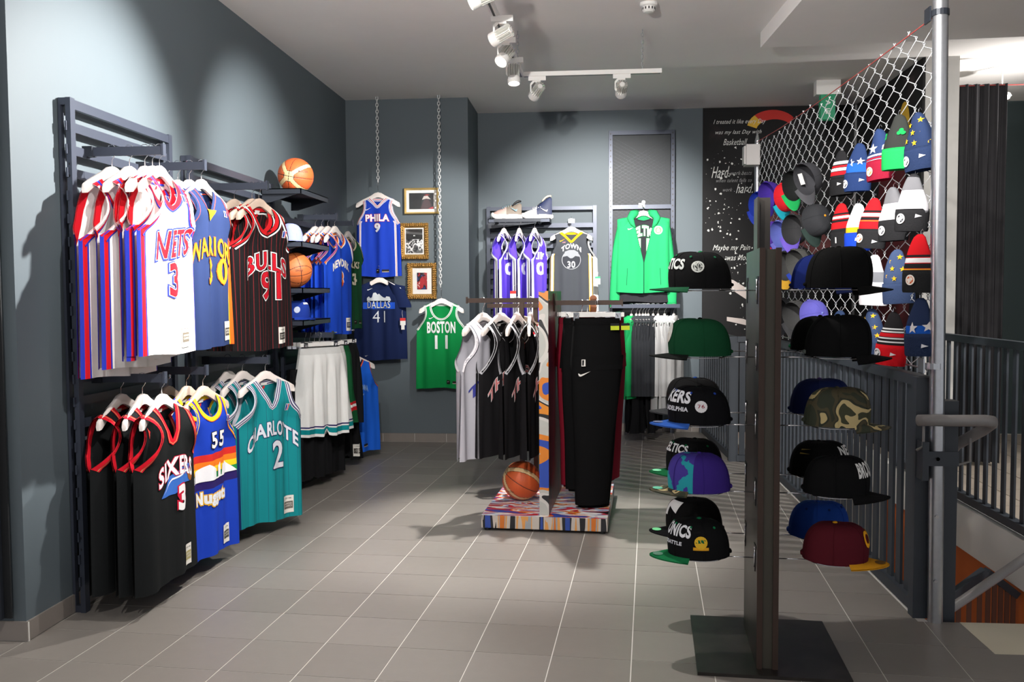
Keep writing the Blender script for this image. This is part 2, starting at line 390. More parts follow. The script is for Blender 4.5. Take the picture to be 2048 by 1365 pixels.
# ---------------------------------------------------------------- railings
def railing(label, pts, z1=1.02, z0=.0, pitch=.11, group=None, posts=True, bw=.045):
    t = thing('railing', label, 'railing', (pts[0][0], pts[0][1], 0)); ox, oy = pts[0]
    if group: t['group'] = group
    pts = [(x-ox, y-oy) for x, y in pts]
    for (ax, ay), (bx, by) in zip(pts[:-1], pts[1:]):
        q = MB(); q.bar((ax, ay, z1), (bx, by, z1), .05, .045); q.build('top_rail', rail_m, t)
        q = MB(); q.bar((ax, ay, z0+.03), (bx, by, z0+.03), .055, .05); q.build('bottom_rail', rail_m, t)
        L = math.hypot(bx-ax, by-ay); n = max(2, int(L/pitch)); me = None
        ang = atan2(by-ay, bx-ax)
        for k in range(n):
            f = (k+.5)/n; o = None
            if me is None:
                q = MB(); q.box(-bw/2, -.006, z0+.04, bw/2, .006, z1-.02, 0, Matrix.Rotation(ang+pi/2*0, 4, 'Z')); o = q.build('baluster', rail_m, t); me = o.data
            else: o = link('baluster', me, t)
            o.location = (ax+(bx-ax)*f, ay+(by-ay)*f, 0)
    if posts:
        for x, y in (pts[0], pts[-1]):
            q = MB(); q.box(x-.045, y-.03, z0, x+.03, y+.03, z1+.02); q.build('post', rail_m, t)
    return t
railing('long grey balustrade under the wire fence along the stairwell', [(1.40, 3.90), (1.40, 7.4)], 1.0, bw=.06)
railing('short grey balustrade piece closing the far step of the stairwell', [(1.36, 7.43), (1.19, 7.43)], 1.0, posts=False)
railing('far grey balustrade stretch before the mural wall', [(1.17, 7.45), (1.12, 8.98)], 1.0)
railing('dark balustrade on the far side of the stairs under the curtain', [(2.41, 3.95), (2.41, 7.2)], 1.07, .02, .12)
q = MB(); q.box(1.455, 3.88, -.05, 1.53, 3.95, .92); tag(q.build('newel_post', rail_m), 'black steel newel post right behind the galvanised fence pole', 'post')

# ---------------------------------------------------------------- wire fence with its poles
fence = thing('wire_fence', 'chain link fence panel hung with hats between two galvanised poles', 'fence', (1.415, 3.86, 0))
q = MB(); q.tube([(0.02, -.02, 0), (-.005, -.02, 2.75), (-.005, -.02, ZC)], .030, 16); smooth_angle(q.build('near_pole', galv, fence))
q = MB(); q.tube([(0, 4.0, 0), (0, 4.0, 2.66)], .022, 12); q.tube([(0, 4.0, 2.66), (0, 4.0, 2.72)], [.022, .008], 12); smooth_angle(q.build('far_pole', galv, fence))
hp = .095; vp = .102; Z0, Z1 = 1.045, 2.52; q = MB()
ns = int(3.92/hp)
for i in range(ns+1):
    y0 = .02+i*hp; pts = []; k = 0; z = Z0+(0 if i % 2 else 0)
    sgn = 1
    ztop = Z1+.12*(y0/4)**1.2
    while z < ztop:
        s_ = 1 if (k % 2 == 0) else -1
        if i % 2: s_ = -s_
        yy = y0+s_*hp*.52
        pts += [(.003*s_, yy, z-.008), (-.004*s_, yy, z+.008)]
        z += vp/2; k += 1
    q.tube(pts, .0022, 4, cap=False)
q.build('wire_mesh', mat('fence_wire', (214, 216, 218), .35, metal=.45, noise=.05), fence, smooth=True, kind='stuff')
q = MB(); q.tube([(-.01, 0, 2.50), (-.01, 1, 2.52), (-.01, 2, 2.55), (-.01, 3, 2.59), (-.01, 3.98, 2.645)], .003, 5); q.build('red_tension_cord', mat('red_cord', (170, 70, 66), .6), fence)
q = MB(); q.tube([(0, 0, 1.05), (0, 4.0, 1.05)], .004, 5); q.build('bottom_wire', galv, fence)
for z in (2.50, 1.07):
    q = MB(); q.lathe([(.034, z-.012), (.034, z+.012)], 16, c=(-.003, -.02, 0)); q.box(-.045, -.02, z-.03, -.038, .04, z+.03); q.box(-.042, .0, z-.008, -.02, .01, z+.008); q.build('clamp', galv if z < 2 else steel_d, fence)
q = MB(); q.box(-.05, -.055, .66, .09, -.045, .72); q.box(-.055, -.06, .6, -.03, .04, .76); q.build('bracket', rail_m, fence)
for z in (.69, .45, .18, .69):
    q = MB(); q.lathe([(.008, 0), (.008, .006), (.003, .009)], 8, axis='y', c=(.005, -.062, z)); q.build('bolt', chrome, fence)
hr = thing('handrail', 'rounded grey tube handrail end curling round the fence pole', 'handrail', (1.41, 3.86, 0))
pts = [(-.06, -.03, .845)]+[(-.06+.03, -.06, .85), (.05, -.07, .85), (.19, -.06, .85), (.225, -.045, .845), (.24, -.01, .83), (.225, .03, .80), (.15, .12, .72), (.12, .3, .55)]
q = MB(); q.tube(pts, .024, 12); q.build('tube', tubeg, hr, smooth=True)
q = MB(); q.tube([(-.045, -.05, .83), (-.045, -.05, .74), (-.06, -.02, .72)], .006, 6); q.build('bracket', tubeg, hr, smooth=True); q = MB(); q.tube([(.18, .05, .76), (.185, .06, .66), (.14, .08, .64), (.11, .06, .66)], .006, 6); q.build('bracket', tubeg, hr, smooth=True)
q = MB(); q.box(1.36, 7.71, 2.44, 1.47, 7.86, 2.61); q.box(1.345, 7.74, 2.45, 1.36, 7.83, 2.6)
bx = q.build('alarm_box', mat('silver_plastic', (182, 178, 176), .45)); tag(bx, 'silver grey box fixed to the far fence pole', 'box')
bx.location = (-.06, 0, 0)
# lower flight
lf = thing('stair_railing', 'brown railing of the lower stairs seen past the cream landing', 'railing', (1.5, 4.6, 0))
orb = mat('brown_baluster', (96, 58, 40), .55)
A, B, Cc = (.42, .58, -.42), (.72, .62, -.2), (.90, .64, -.34)
for p0, p1 in ((A, B), (B, Cc)):
    q = MB(); q.bar(p0, p1, .05, .04); q.build('top_rail', rail_m, lf)
    for k in range(5):
        f = (k+.5)/5; x, y, z = (p0[i]+(p1[i]-p0[i])*f for i in range(3))
        q = MB(); q.box(x-.012, y-.006, z-1.2, x+.012, y+.006, z-.02); q.build('baluster', orb, lf)
q = MB(); q.tube([(1.52, 4.38, -.28), (1.70, 4.4, -.15), (2.02, 4.4, .09), (2.3, 4.4, .30)], .022, 10); tag(q.build('stair_handrail', tubeg, smooth=True), 'straight grey handrail climbing along the lower stairs', 'handrail')
for k in range(6):
    pass
# curtain and round lamp behind the stairs, exit sign
def fold_sheet(name, W, H, n, amp, m, parent=None, seed=0, flare=.15):
    r = random.Random(seed); ph = [r.uniform(0, 6) for _ in range(4)]; q = MB(); nx, nz = 90, 14; vs = []
    for j in range(nz+1):
        t = j/nz
        for i in range(nx+1):
            u = i/nx; x = (u-.5)*W*(1+flare*0*t); y = amp*(sin(2*pi*n*u+ph[0]+.5*sin(3*t+ph[1]))+.4*sin(2*pi*n*2.3*u+ph[2]+t))*(.6+.4*t)
            vs.append((x, y, -t*H))
    q.add(vs, [(j*(nx+1)+i, j*(nx+1)+i+1, (j+1)*(nx+1)+i+1, (j+1)*(nx+1)+i) for j in range(nz) for i in range(nx)])
    return q.build(name, m, parent, smooth=True, fix=False)
cur = thing('curtain', 'dark grey floor length curtain hanging beside the pale pillar', 'curtain', (3.0, 7.3, 2.965))
fold_sheet('curtain_cloth', .37, 2.93, 5, .022, cloth('charcoal_curtain', (44, 43, 45)), cur)
q = MB(); q.tube([(-.25, 0, -.01), (1.2, 0, -.01)], .004, 6); q.build('curtain_wire', mat('red_wire', (160, 60, 56), .5), cur)
lp = thing('wall_lamp', 'small lit lamp next to the curtain top', 'lamp', (3.28, 7.6, 2.93))
q = MB(); q.lathe([(.02, .04), (.06, .02), (.07, 0), (.03, -.01)], 16); q.build('shade', whitep, lp); q = MB(); q.lathe([(.06, -.005), (.055, -.02), (.02, -.035)], 16); q.build('lens', lampem, lp)
q = MB(); q.tube([(0, 0, .04), (0, 0, .245)], .006, 6); q.build('cord', whitep, lp)
ex = thing('exit_sign', 'green emergency exit sign hanging below its white ceiling housing', 'sign', (1.99, 8.0, ZC))
q = MB(); q.box(-.07, -.05, -.12, .13, .05, 0); q.build('housing', whitep, ex)
q = MB(); q.box(-.03, -.04, -.33, .09, .03, -.12); q.build('sign_panel', mat('exit_green', (32, 120, 84), .5, emit=((32, 120, 84), .15)), ex)
for s_, z in (('>', -.19), ('E', -.26)): flat_text('pictogram', s_, .04, .045, ink, ex, Matrix.Translation((.03, -.042, z)), off=.02)
# smoke detector
sd = thing('smoke_detector', 'round white smoke detector on the ceiling', 'detector', (.366, 5.75, ZC))
q = MB(); q.lathe([(.055, 0), (.055, -.018), (.045, -.024)], 28); q.build('base', whitep, sd, smooth=False)
q = MB(); q.lathe([(.040, -.024), (.040, -.044), (.028, -.056), (.012, -.058)], 28); q.build('cap', whitep, sd)
for k in range(12):
    a = 2*pi*k/12; q = MB(); q.box(.0385, -.004, -.043, .0412, .004, -.028, 0, Matrix.Rotation(a, 4, 'Z')); q.build('vent', blackp, sd)

# ---------------------------------------------------------------- track lighting
track = thing('lighting_track', 'white lighting track bent in an L below the ceiling', 'track', (-.47, 6.30, 2.89))
q = MB(); q.bar((-.12, -4.2, 0), (0, 0, 0), .035, .03); q.bar((0, 0, 0), (.96, 0, .0), .035, .03); q.build('track_rail', whitep, track)
q = MB(); q.bar((-.122, -4.2, -.0155), (0, 0, -.0155), .012, .002); q.bar((.02, 0, -.0155), (.95, 0, -.0155), .012, .002); q.build('slot', blackp, track)
def chain(name, x, y, z0, z1, m, label=None, cat=None, parent=None, r=.0028, link_=.026, group=None):
    """chain of oval links, alternate links turned"""
    L = z1-z0; n = max(2, int(L/(link_*.78))); q = MB()
    for k in range(n):
        z = z0+(k+.5)*L/n; ps = []
        for a in range(10):
            t = 2*pi*a/10; u = link_*.28*cos(t); v = link_*.52*sin(t)
            ps.append((x+u, y, z+v) if k % 2 else (x, y+u, z+v))
        q.tube(ps, r, 5, closed=True)
    o = q.build(name, m, parent, smooth=True)
    if label: tag(o, label, cat, group)
    return o
chain('suspension_chain', -.02, -.05, .01, ZC-2.89, galv, parent=track, r=.002, link_=.03)
chain('suspension_chain', .83, 0, .01, ZC-2.89, galv, parent=track, r=.002, link_=.03)
chain('suspension_chain', -.06, -2.0, .01, ZC-2.89, galv, parent=track, r=.002, link_=.03)
trans = mat('milky_fin', (226, 226, 220), .25, metal=.4, noise=.02)
for hl, ht, hp_, ha, hb, lb in HEADS:
    t = thing('track_spotlight', 'white finned '+lb, 'spotlight', hl, group='spotlights on the track'); t.scale = (.8, .8, .8); t.location.z = 2.89-.125*.8-.012
    q = MB(); q.box(-.075, -.014, .085, .075, .014, .125); q.box(-.02, -.012, .07, .03, .012, .086); q.build('adapter', whitep, t)
    q = MB(); q.bar((-.02, 0, .09), (-.055, 0, .055), .012, .018); q.bar((-.055, 0, .055), (-.055, 0, -.01), .012, .018); q.bar((-.055, 0, -.01), (-.035, 0, -.01), .012, .018); q.build('arm', whitep, t)
    d = (Vector(ht)-Vector(hl)).normalized(); rm = d.to_track_quat('Z', 'Y').to_matrix().to_4x4()
    q = MB(); q.lathe([(.018, -.075), (.022, -.07), (.022, .02), (.045, .03), (.05, .05), (.05, .085), (.044, .085), (.04, .05)], 24); h = q.build('housing', whitep, t); h.matrix_basis = rm; smooth_angle(h)
    me = None
    for k in range(16):
        if me is None:
            q = MB(); q.box(.02, -.0018, -.07, .047, .0018, .03); o = q.build('fin', trans, h); me = o.data
        else: o = link('fin', me, h)
        o.rotation_euler = (0, 0, 2*pi*k/16)
    q = MB(); q.lathe([(.0, .052), (.042, .052), (.042, .056), (0.001, .058)], 24); o = q.build('lens', lampem, h)
    o.visible_shadow = True

# ---------------------------------------------------------------- wall racks
def rack(label, y0, y1, ztop, z0=0.0, n=None, x=XL, step=.098, grp='slatted wall racks'):
    t = thing('slatted_rack', label, 'rack', (x, y0, 0), group=grp); L = y1-y0
    for y in (0, L):
        q = MB(); q.box(.075, y-.018, z0, .115, y+.018, ztop); q.box(.008, y-.012, z0, .03, y+.012, ztop)
        q.box(.03, y-.012, ztop-.03, .075, y+.012, ztop); q.box(.03, y-.012, z0, .075, y+.012, z0+.03)
        for zz in (ztop-.28, ztop-.33, z0+.33, z0+.28): q.lathe([(.006, y-.0185), (.006, y-.0186)], 8, axis='y', c=(.095, 0, zz), mi=1)
        q.build('upright', [steel, blackp], t)
    q = MB(); q.box(.08, .018, ztop-.045, .112, L-.018, ztop-.005); q.build('top_rail', steel, t)
    z = ztop-.12; me = None
    while z > z0+.1:
        if me is None:
            q = MB(); q.box(.078, -.0-.03, -.02, .09, L+.03, .02); o = q.build('slat', steel, t); me = o.data
        else: o = link('slat', me, t)
        o.location = (0, 0, z); z -= step
    return t
R1 = rack('foremost tall slatted steel rack on the left wall, nearest the camera', 3.70, 4.60, 2.22)
R2 = rack('middle slatted steel rack on the left wall, behind the striped jerseys', 4.85, 6.14, 2.15)
R3 = rack('farthest slatted steel rack on the left wall behind the blue jerseys', 6.30, 7.50, 1.95)
for r_ in (R1, R2, R3): r_.scale = (.55, 1, 1)
def arm(y, z, x0, x1, label):
    t = thing('garment_bar', label, 'arm', (0, y, z), group='front arms of the slatted racks')
    q = MB(); q.box(x0, -.008, -.042, x1, .008, -.004); q.build('bar', steel, t)
    q = MB(); q.box(x0-.045, -.02, -.045, x0, .02, .0); q.build('mount', steel_d, t)
    q = MB(); q.box(x1-.004, -.014, -.046, x1+.006, .014, .006); q.build('end_stop', steel, t)
    return t
arm(3.83, 2.035, -2.17, -1.855, 'steel arm carrying the white jerseys at the top left')
arm(4.3, 2.035, -2.17, -1.875, 'steel arm carrying the navy jersey numbered 30')
arm(5.05, 2.025, -2.17, -1.835, 'steel arm carrying the black pinstriped jerseys')
arm(6.75, 1.992, -2.17, -1.915, 'steel arm carrying the blue and orange jerseys')
arm(7.45, 2.0, -2.17, -1.98, 'steel arm carrying the dark green jersey')
arm(3.85, 1.035, -2.17, -1.885, 'lower steel arm carrying the black jerseys with red armholes')
arm(4.3, 1.03, -2.17, -1.89, 'lower steel arm carrying the rainbow banded jerseys')
arm(5.0, 1.03, -2.17, -1.83, 'lower steel arm carrying the teal jerseys')
arm(6.3, 1.115, -2.17, -1.83, 'lower steel arm carrying the clipped shorts')
arm(7.3, .98, -2.17, -1.93, 'lower steel arm carrying the bright blue jersey')
def shelf(label, x0, x1, y0, y1, z, grp, perf=True):
    t = thing('wall_shelf', label, 'shelf', (x0, y0, z), group=grp); W, D = x1-x0, y1-y0
    q = MB(); q.box(0, 0, -.006, W, D, 0); q.build('shelf_plate', steel, t)
    q = MB(); q.box(0, 0, -.035, W, .006, 0); q.box(0, D-.006, -.035, W, D, 0); q.box(W-.006, 0, -.035, W, D, 0); q.box(0, 0, -.035, .006, D, 0); q.build('rim', steel_d if perf else steel, t)
    if perf:
        q = MB()
        n = 26
        for k in range(n): q.box(.01+k*(W-.02)/n, .01, -.0105, .01+k*(W-.02)/n+.006, D-.01, -.006)
        q.build('perforation_ribs', steel_d, t, kind='stuff')
    for y in (.02, D-.02):
        q = MB(); q.prism([(0, -.035), (0, -.09), (.05, -.09), (W-.03, -.035)], y-.003, y+.003, 'xz'); q.build('bracket', steel_d, t)
    return t
shelf('top shelf of the left wall with the two-tone basketball on it', -2.15, -1.88, 5.80, 6.42, 2.078, 'shelves between the jerseys')
shelf('second shelf down holding the pale blue cap', -2.15, -1.88, 5.80, 6.42, 1.732, 'shelves between the jerseys', False)
shelf('third shelf down holding the plain orange basketball', -2.15, -1.88, 5.80, 6.42, 1.428, 'shelves between the jerseys', False)
shelf('lowest shelf holding the blue cap with a mesh crown', -2.15, -1.88, 5.80, 6.42, 1.212, 'shelves between the jerseys', False)
# back wall rack with shoe shelf
t = thing('slatted_rack', 'slatted steel rack on the back wall behind the purple jerseys', 'rack', (-1.0, 9.02, 0), group='slatted wall racks')
for x in (0, 1.05):
    q = MB(); q.box(x-.018, -.1, 0, x+.018, -.06, 2.24); q.box(x-.012, -.03, 0, x+.012, -.008, 2.24); q.box(x-.012, -.06, 2.2, x+.012, -.03, 2.24); q.build('upright', steel, t)
q = MB(); q.box(.018, -.095, 2.2, 1.03, -.063, 2.235); q.build('top_rail', steel, t)
me = None; z = 2.05
while z > .2:
    if me is None: q = MB(); q.box(.0, -.09, -.022, 1.05, -.078, .022); o = q.build('slat', steel, t); me = o.data
    else: o = link('slat', me, t)
    o.location = (0, 0, z); z -= .1
shelf('shoe shelf on the back wall rack', -.975, -.375, 8.66, 8.935, 2.10, 'shelf on the back wall', False)
for x, lb in ((-.178, 'short chromed hook holding the dark grey jersey on the back rack'),):
    h = thing('display_hook', lb, 'hook', (x, 8.94, 2.09)); q = MB(); q.tube([(0, 0, 0), (0, -.14, 0)], .006, 8); q.lathe([(.016, -.14), (.016, -.147)], 16, axis='y'); q.build('rod', chrome, h); q = MB(); q.box(-.03, -.005, -.02, .03, .012, .02); q.build('plate', chrome, h)
# dark mesh panel on the wall return at the left edge
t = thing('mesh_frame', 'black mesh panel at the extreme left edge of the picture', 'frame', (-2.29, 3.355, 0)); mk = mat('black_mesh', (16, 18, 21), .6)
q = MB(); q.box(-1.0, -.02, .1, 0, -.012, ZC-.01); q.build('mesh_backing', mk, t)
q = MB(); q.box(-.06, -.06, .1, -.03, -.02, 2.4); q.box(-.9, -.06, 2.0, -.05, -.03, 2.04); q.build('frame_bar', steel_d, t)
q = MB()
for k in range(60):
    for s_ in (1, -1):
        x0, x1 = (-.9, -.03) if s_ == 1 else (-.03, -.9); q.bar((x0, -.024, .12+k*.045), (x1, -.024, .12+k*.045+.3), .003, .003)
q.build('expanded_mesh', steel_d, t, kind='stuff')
# mesh frame behind the green hoodie
t = thing('mesh_frame', 'tall anthracite mesh frame on the back wall behind the green jacket', 'frame', (.205, 9.02, 0))
for x in (0, .60):
    q = MB(); q.box(x-.018, -.09, 0, x+.018, -.05, 2.96)
    for k in range(54): q.box(x-.006, -.0915, .06+k*.054, x+.004, -.0895, .075+k*.054, 1)
    q.build('slotted_upright', [steel, blackp], t)
for z in (2.94, 2.22, 1.5): q = MB(); q.box(.0, -.085, z-.02, .6, -.05, z+.02); q.build('crossbar', steel, t)
q = MB(); q.box(.02, -.04, .8, .58, -.035, 2.92); q.build('mesh_backing', mat('mesh_backing', (32, 37, 41), .6, noise=.05), t)
q = MB()
for k in range(64):
    for s_ in (1, -1):
        x0, z0 = (.02, .8+k*.035) if s_ == 1 else (.58, .8+k*.035)
        x1, z1 = x0+s_*.56, z0+.32
        if z1 > 2.92: continue
        q.bar((x0, -.043, z0), (x1, -.043, z1), .002, .002)
q.build('expanded_mesh', steel_d, t, kind='stuff')
h = thing('display_hook', 'short chromed hook holding the green jacket on the mesh frame', 'hook', (.506, 8.94, 2.235)); q = MB(); q.tube([(0, 0, 0), (0, -.30, 0)], .006, 8); q.lathe([(.016, -.30), (.016, -.307)], 16, axis='y'); q.build('rod', chrome, h); q = MB(); q.box(-.03, -.005, -.02, .03, .012, .02); q.build('plate', chrome, h)
t = thing('clothes_rail', 'straight steel clothes rail in front of the mesh frame, full of grey sweatshirts', 'rail', (.20, 8.45, 1.275))
q = MB(); q.box(0, -.012, -.035, .63, .012, 0); q.build('bar', steel, t)
for x in (.03, .60): q = MB(); q.box(x-.012, .01, -.03, x+.012, .50, -.005); q.build('support_arm', steel_d, t)
t = thing('clothes_rail', 'short steel clothes rail hidden behind the purple jerseys', 'rail', (-.9, 8.5, 2.085))
q = MB(); q.box(0, -.01, -.03, .44, .01, 0); q.build('bar', steel_d, t)
for x in (.02, .42): q = MB(); q.box(x-.01, .01, -.03, x+.01, .43, -.008); q.build('support_arm', steel_d, t)

# ================================================================ GARMENTS
# Local frame of a hanging thing: origin where the hanger hook rests on its bar, front towards -y, width along x.
def hanger_parts(t, m=wood_w, w_=.205, hook=.11):
    top = [(-w_, -.205), (-w_*.97, -.185), (-w_*.8, -.165), (-w_*.55, -.14), (-w_*.3, -.115), (-w_*.15, -.095), (-.0, -.088)]
    bot = [(-w_, -.225), (-w_*.9, -.222), (-w_*.7, -.196), (-w_*.45, -.172), (-w_*.25, -.150), (-w_*.1, -.137), (0, -.134)]
    P_ = top+[(-x, z) for x, z in top[-2::-1]]+[(-x, z) for x, z in bot[:-1]]+bot[::-1]
    q = MB(); n = len(top); up = top+[(-x, z) for x, z in top[-2::-1]]; lo = bot+[(-x, z) for x, z in bot[-2::-1]]
    vs = []
    for (x, z), (x2, z2) in zip(up, lo):
        th = .006+.016*(1-(abs(x)/w_)*.2); sw = .012*(abs(x)/w_)**2
        vs += [(x, -th/2-sw, z-.004), (x, -th/2+.003-sw, z), (x, th/2-.003-sw, z), (x, th/2-sw, z-.004), (x2, th/2-.003-sw, z2), (x2, -th/2+.003-sw, z2)]
    N = len(up); fs = [(i*6+k, i*6+(k+1) % 6, (i+1)*6+(k+1) % 6, (i+1)*6+k) for i in range(N-1) for k in range(6)]
    fs += [tuple(range(6)), tuple((N-1)*6+k for k in range(6))]
    q.add(vs, fs); o = q.build('hanger_body', m, t); smooth_angle(o, 50)
    q = MB(); pts = [(0, 0, -.09), (0, 0, -.06), (0, -.012, -.045), (0, -.020, -.022)]+[(0, -.020*cos(a), -.016+.018*sin(a)+.004) for a in [pi*k/6 for k in range(0, 8)]]
    q.tube(pts, .0017, 6); q.build('hook', chrome, t, smooth=True)
    return t
HG = {}
def hanger(key, loc, rot, label, group, m=wood_w):
    if key not in HG: t = hanger_parts(thing('clothes_hanger', label, 'hanger', group=group), m); HG[key] = t; return move(t, loc, rot)
    return dup(HG[key], loc, rot, label, group)
class G:
    """cloth shape: h = depth below the shoulder line, x = sideways"""
    def __init__(s, W=.245, L=.78, neck='U', nw=.085, nd=.15, za=.26, sh=.158, d=.04, e=.05, fold=.012, seed=1, kx=2.2, top=.112, slope=.42, flare=.05, narrow=.02, hem=.006):
        s.__dict__.update(locals()); r = random.Random(seed); s.p = [r.uniform(0, 6.28) for _ in range(6)]
    def xo(s, h):
        if h < s.za:
            q = max(0, h/s.za); return s.sh-s.narrow*sin(pi*min(q*1.25, 1))+(s.W-s.sh)*q**3.6
        return s.W*(1+s.flare*(h-s.za)/(s.L-s.za))
    def xi(s, h, front=True):
        nd = s.nd if front else .032
        if s.neck is None or h >= nd: return 0
        q = h/nd
        if front and s.neck == 'V': return s.nw*(1-q**1.15)
        return s.nw*max(0, 1-q**2.3)**.5
    def D(s, x, h):
        xo = max(.02, s.xo(h)); u = min(1, abs(x)/xo); e = s.e*sin(pi*min(1, h/s.za))**.8 if 0 < h < s.za else 0
        rr = min(1, h/.14)
        return e*u**2.5+.006*min(1, h/.03)+s.d*rr*max(0, 1-u**3)**.5
    def fl(s, x, h):
        r = min(1, h/.25)**1.3; u = x/s.W
        edge = 1 if h < s.za else 1
        return s.fold*r*(sin(s.kx*pi*u+s.p[0]+.8*h)+.5*sin(s.kx*1.9*pi*u+s.p[1]-1.5*h)+  .10*sin(7*pi*u+s.p[2]+6*h))
    def pt(s, x, h, side=1, lift=0):
        z = -s.top-h-s.slope*max(0, abs(x)-s.nw*.6)*max(0, 1-h/s.za)**1.5
        if h > s.L*.8: z += s.hem*sin(3*x/s.W+s.p[3])*(h-s.L*.8)/(s.L*.2)
        f = s.fl(x, h)
        y = -s.D(x, h)*1.0-f-lift if side > 0 else s.D(x, h)*.85-f*.9+lift
        return (x, y, z)
def panel(g, q, side, rows, spec):
    nc = 16; edges = sorted(set([round(i/nc, 4) for i in range(nc+1)]+[round(1-w, 4) for w, _ in spec.get('side', [])]))
    for hs in (1, -1):
        base = len(q.v); nC = len(edges)
        for h in rows:
            a, b_ = g.xi(h, side > 0), g.xo(h)
            for s_ in edges:
                x = (a+(b_-a)*s_)*hs; q.v.append(g.pt(x, h, side))
        for i in range(len(rows)-1):
            hm = (rows[i]+rows[i+1])/2
            for j in range(nC-1):
                sm = (edges[j]+edges[j+1])/2; mi = 0
                for h0, h1, m_ in spec.get('bands', []):
                    if h0 <= hm <= h1: mi = m_
                if hm > g.za*.9 and spec.get('side'):
                    for w_, m_ in spec['side']:
                        if sm > 1-w_: mi = m_
                q.f.append((base+i*nC+j, base+i*nC+j+1, base+(i+1)*nC+j+1, base+(i+1)*nC+j)); q.m.append(mi)
def ribbon(q, g, curve, side, stripes, lift=.0022, closed=False, flip=1):
    """curve: (x,h) list; stripes: (width, material) listed outwards->inwards"""
    n = len(curve); nor = []
    for i in range(n):
        a, b_ = curve[max(0, i-1)], curve[min(n-1, i+1)]; tx, th = b_[0]-a[0], b_[1]-a[1]; L = math.hypot(tx, th) or 1
        nor.append((-th/L*flip, tx/L*flip))
    o = 0
    for w_, mi in stripes:
        base = len(q.v)
        for i in range(n):
            for d in (o, o+w_):
                x, h = curve[i][0]+nor[i][0]*d, curve[i][1]+nor[i][1]*d
                q.v.append(g.pt(x, max(0, h), side, lift))
        for i in range(n-1): q.f.append((base+2*i, base+2*i+1, base+2*i+3, base+2*i+2)); q.m.append(mi)
        o += w_
def put(g, name, geo, x0, h0, m, parent, lift=.004, arch=0, slant=0, side=1, kind=None):
    v, f = geo; q = MB()
    q.add([g.pt(x0+p[0], h0-p[1]+arch*(p[0]**2)*8+slant*p[0], side, lift) for p in v], f); return q.build(name, m, parent, fix=False)
def mi_(mats, c):
    m = c if isinstance(c, bpy.types.Material) else solid(c)
    if m not in mats: mats.append(m)
    return mats.index(m)
